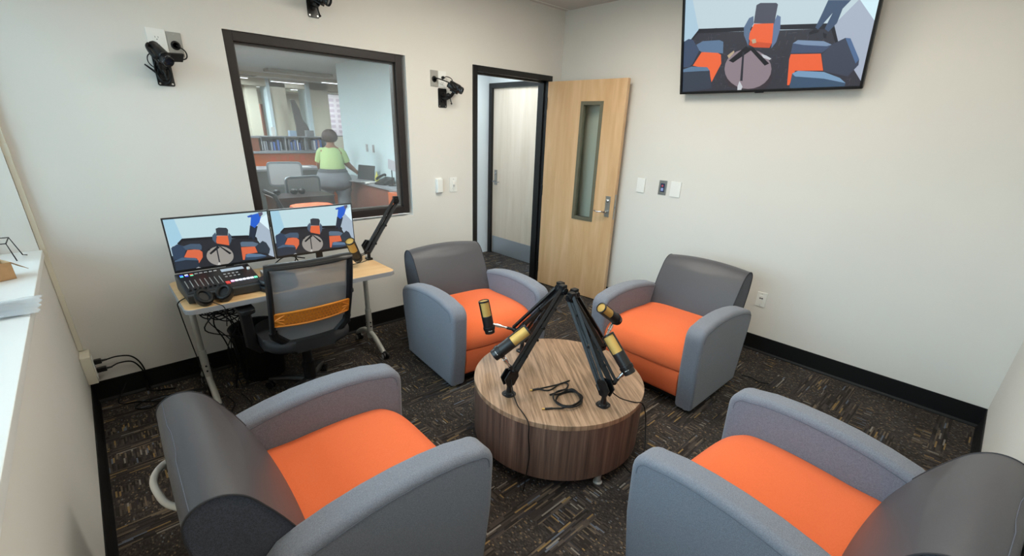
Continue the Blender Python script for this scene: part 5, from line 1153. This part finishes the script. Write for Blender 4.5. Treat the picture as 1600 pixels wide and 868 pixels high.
def visitor_back(label, loc, rot, w_, z0, z1):
    t = thing('office_chair', label, 'office chair', loc, rot)
    bm = nb(); prism(bm, rrect(w_, z1-z0, .05, 5), 'y', -.015, .015, .006, 2, Matrix.Translation((0, 0, (z0+z1)/2)) @ Matrix.Rotation(math.radians(4), 4, 'X')); obj('back_frame', bm, mat('chair_frame_grey', '5C6468', .5), t)
    bm = nb(); prism(bm, rrect(w_-.05, z1-z0-.05, .03, 5), 'y', -.018, .018, .0, 1, Matrix.Translation((0, 0, (z0+z1)/2)) @ Matrix.Rotation(math.radians(4), 4, 'X')); obj('mesh_back', bm, mat('chair_mesh_grey', '8A8F90', .8), t)
    bm = nb(); prism(bm, rrect(w_, .44, .08, 5), 'z', .50, .56, .015, 2, Matrix.Translation((0, .24, 0))); obj('seat', bm, mat('seat_orange', 'D8663A', .8), t)
    bm = nb(); cyl(bm, (0, .22, .08), (0, .22, .50), .03); tube(bm, [(0, .0, .66), (0, .03, .5), (0, .2, .47)], .02, 8)
    for k in range(5): a = k*2*PI/5; tube(bm, [(0, .22, .08), (.28*math.cos(a), .22+.28*math.sin(a), .05)], .02, 8)
    obj('base', bm, m_blackp, t); return t
visitor_back('grey mesh office chair behind the other one, farther from the glass', (2.21, 3.0, 0), math.radians(-15), .42, .88, 1.19)
visitor_back('grey office chair back just left of the person, nearer the glass', (2.14, 2.18, 0), math.radians(8), .42, .80, 1.09)
ot = thing('orange_stool', 'orange padded seat with a black arm just behind the interior window', 'seat', (1.96, 1.42, 0)); bm = nb(); prism(bm, rrect(.40, .36, .09, 6), 'z', .80, .87, .02, 3); obj('seat', bm, mat('seat_orange', 'D8663A', .8), ot)
bm = nb(); cyl(bm, (0, 0, .02), (0, 0, .8), .03); lathe(bm, [(.2, 0), (.2, .015), (.03, .03)], n=24); tube(bm, [(-.02, .0, .78), (-.28, -.02, .80), (-.33, .10, .98), (-.36, .30, 1.0)], .022, 8); obj('pedestal', bm, m_blackp, ot)
bp_ = thing('desk_speakers', 'pair of small black round things on the dark cabinet', 'speaker', (2.0, 1.95, .916)); bm = nb()
for x in (-.22, -.04, .04): ball(bm, (x, 0, .035), .04, 2, (1, 1, .85))
obj('speaker_shell', bm, m_rubber, bp_)

# ------------------------------------------------------------------ the person at the staff desk
PX, PY = 3.09, 3.64
pf = Vector((.46, .89, 0)).normalized(); pr = Vector((pf.y, -pf.x, 0))
def pp(f, r, z): return Vector((0, 0, z))+pf*f+pr*r
def skin(name, verts, edges, m, parent, sub=2, root=0):
    me = bpy.data.meshes.new(name); me.from_pydata([v[0] for v in verts], edges, []); me.materials.append(m)
    o = bpy.data.objects.new(name, me); COL.objects.link(o); o.parent = parent
    s = o.modifiers.new('skin', 'SKIN'); s.use_smooth_shade = True
    for i, v in enumerate(verts):
        r_ = v[1]; me.skin_vertices[0].data[i].radius = (r_, r_) if not isinstance(r_, tuple) else r_
    me.skin_vertices[0].data[root].use_root = True
    ss = o.modifiers.new('subdivision', 'SUBSURF'); ss.levels = sub; ss.render_levels = sub
    return o
m_skin = mat('skin_brown', '8A5E48', .55); m_hair = mat('hair_dark', '3A2A2A', .6, noise_scale=60, noise_amt=.2); m_shirt = mat('green_cotton', 'A6BE84', .85); m_trs = mat('grey_trousers', '6E7379', .85)
person = thing('person', 'person in a light green T-shirt and grey trousers, seen from behind, reaching to a laptop', 'person', (PX, PY, 0))
V = [(pp(0, 0, .88), .14), (pp(.0, 0, 1.02), .13), (pp(.03, 0, 1.16), .135), (pp(.06, 0, 1.28), .10), (pp(.085, 0, 1.355), .052), (pp(.11, 0, 1.41), .062), (pp(.125, 0, 1.48), .085), (pp(.12, 0, 1.535), .06),
     (pp(.07, .13, 1.27), .055), (pp(.12, .21, 1.09), .046), (pp(.24, .32, .97), .034), (pp(.30, .36, .935), .024),
     (pp(.07, -.13, 1.27), .055), (pp(.09, -.20, 1.08), .046), (pp(.22, -.19, .96), .034), (pp(.28, -.17, .93), .024),
     (pp(0, .11, .78), .10), (pp(.02, .12, .46), .062), (pp(-.03, .12, .10), .042), (pp(-.02, .12, .05), .042), (pp(.13, .14, .035), .034),
     (pp(0, -.11, .78), .10), (pp(.02, -.12, .46), .062), (pp(-.03, -.12, .10), .042), (pp(-.02, -.12, .05), .042), (pp(.13, -.14, .035), .034)]
Ed = [(0, 1), (1, 2), (2, 3), (3, 4), (4, 5), (5, 6), (6, 7), (3, 8), (8, 9), (9, 10), (10, 11), (3, 12), (12, 13), (13, 14), (14, 15), (0, 16), (16, 17), (17, 18), (18, 19), (19, 20), (0, 21), (21, 22), (22, 23), (23, 24), (24, 25)]
# hands: palm and five fingers on each wrist
for wi, s in ((11, 1), (15, -1)):
    wv = V[wi][0]; fdir = (pf*.75+pr*s*.12+Vector((0, 0, -.28))).normalized(); sd_ = fdir.cross(Vector((0, 0, 1))).normalized()
    pk = len(V); V.append((wv+fdir*.055, (.030, .014))); Ed.append((wi, pk))
    for q, (o_, ln) in enumerate(((-.026, .055), (-.009, .068), (.009, .064), (.026, .05))):
        a = len(V); V.append((wv+fdir*.085+sd_*o_, .0095)); V.append((wv+fdir*(.085+ln*.5)+sd_*o_*1.15+Vector((0, 0, -.006)), .0085)); V.append((wv+fdir*(.085+ln*.9)+sd_*o_*1.2+Vector((0, 0, -.022)), .007))
        Ed += [(pk, a), (a, a+1), (a+1, a+2)]
    a = len(V); V.append((wv+fdir*.04-sd_*s*.035, .011)); V.append((wv+fdir*.075-sd_*s*.052, .009)); Ed += [(pk, a), (a, a+1)]
body = skin('body', V, Ed, m_skin, person)
body['label'] = 'brown skin of head, arms and hands'
def hull(name, rings, m, parent, n=20, cap=True):
    """tube of elliptical sections: (centre, half width, half depth)"""
    bm = nb(); R2 = []
    for c, a, b_ in rings: R2.append([bm.verts.new(c+pr*(a*math.cos(2*PI*i/n))+pf*(b_*math.sin(2*PI*i/n))) for i in range(n)])
    for q, w2 in zip(R2, R2[1:]):
        for i in range(n): bm.faces.new((q[i], q[(i+1) % n], w2[(i+1) % n], w2[i]))
    if cap: bm.faces.new(R2[0][::-1]); bm.faces.new(R2[-1])
    o = obj(name, bm, m, parent, angle=70); return o
bm = nb()
sh = hull('shirt', [(pp(0, 0, 1.02), .180, .165), (pp(0, 0, 1.06), .180, .168), (pp(.015, 0, 1.14), .165, .155), (pp(.03, 0, 1.21), .160, .140), (pp(.05, 0, 1.27), .155, .120), (pp(.06, 0, 1.31), .125, .095), (pp(.075, 0, 1.335), .085, .072), (pp(.082, 0, 1.35), .062, .060)], m_shirt, person, 28)
bm = nb()
for s in (-1, 1): tube(bm, spline([pp(.06, s*.09, 1.275), pp(.07, s*.14, 1.262), pp(.09, s*.175, 1.19), pp(.105, s*.195, 1.12)], 4), [.055]*3+[.064]*5+[.062]*5, 14)
obj('shirt_sleeves', bm, m_shirt, sh, angle=60)
tr_ = hull('trousers', [(pp(0, 0, .72), .235, .165), (pp(-.01, 0, .80), .258, .19), (pp(-.015, 0, .88), .262, .198), (pp(-.005, 0, .96), .228, .172), (pp(0, 0, 1.03), .175, .150)], m_trs, person, 28)
bm = nb()
for s in (-1, 1): tube(bm, spline([pp(-.01, s*.10, .84), pp(.0, s*.125, .70), pp(.02, s*.125, .46), pp(-.01, s*.125, .25), pp(-.025, s*.125, .07)], 4), [.13]*2+[.125]*3+[.10]*4+[.085]*4+[.08]*4, 16)
obj('trouser_legs', bm, m_trs, tr_, angle=60)
hull('belt_line', [(pp(0, 0, .985), .222, .176), (pp(0, 0, 1.03), .186, .166)], mat('dark_waistband', '4A4D52', .8), person, 28)
bm = nb(); ball(bm, pp(.095, 0, 1.485), .115, 3, (1.0, 1.0, .92))
for v in bm.verts:
    if v.co.z < 1.42: v.co.z = 1.42-(1.42-v.co.z)*.5
    q = v.co-pp(0, 0, 0); f_ = q.dot(pf)
    if f_ > .17 and v.co.z < 1.53: v.co -= pf*(f_-.17)
    v.co += (v.co-pp(.095, 0, 1.485)).normalized()*.006*noise.noise(v.co*30)
obj('hair', bm, m_hair, person, angle=80)
bm = nb(); c = pp(.205, 0, 1.465); cyl(bm, c+Vector((0, 0, .022)), c+pf*.014+Vector((0, 0, -.008)), .008, .014, 10)
for s in (-1, 1): ball(bm, pp(.195, s*.033, 1.485), .010, 1)
fc = obj('face_features', bm, m_skin, person)
bm = nb(); tube(bm, [pp(.203, -.025, 1.425), pp(.210, 0, 1.422), pp(.203, .025, 1.425)], .005, 6); obj('mouth', bm, mat('lips', '8A4A44', .5), fc)
bm = nb()
for s in (-1, 1): tube(bm, [pp(-.05, s*.125, .03), pp(.05, s*.13, .035), pp(.15, s*.14, .03)], [.045, .048, .038], 12, sy=.75)
obj('shoes', bm, m_blackp, person)
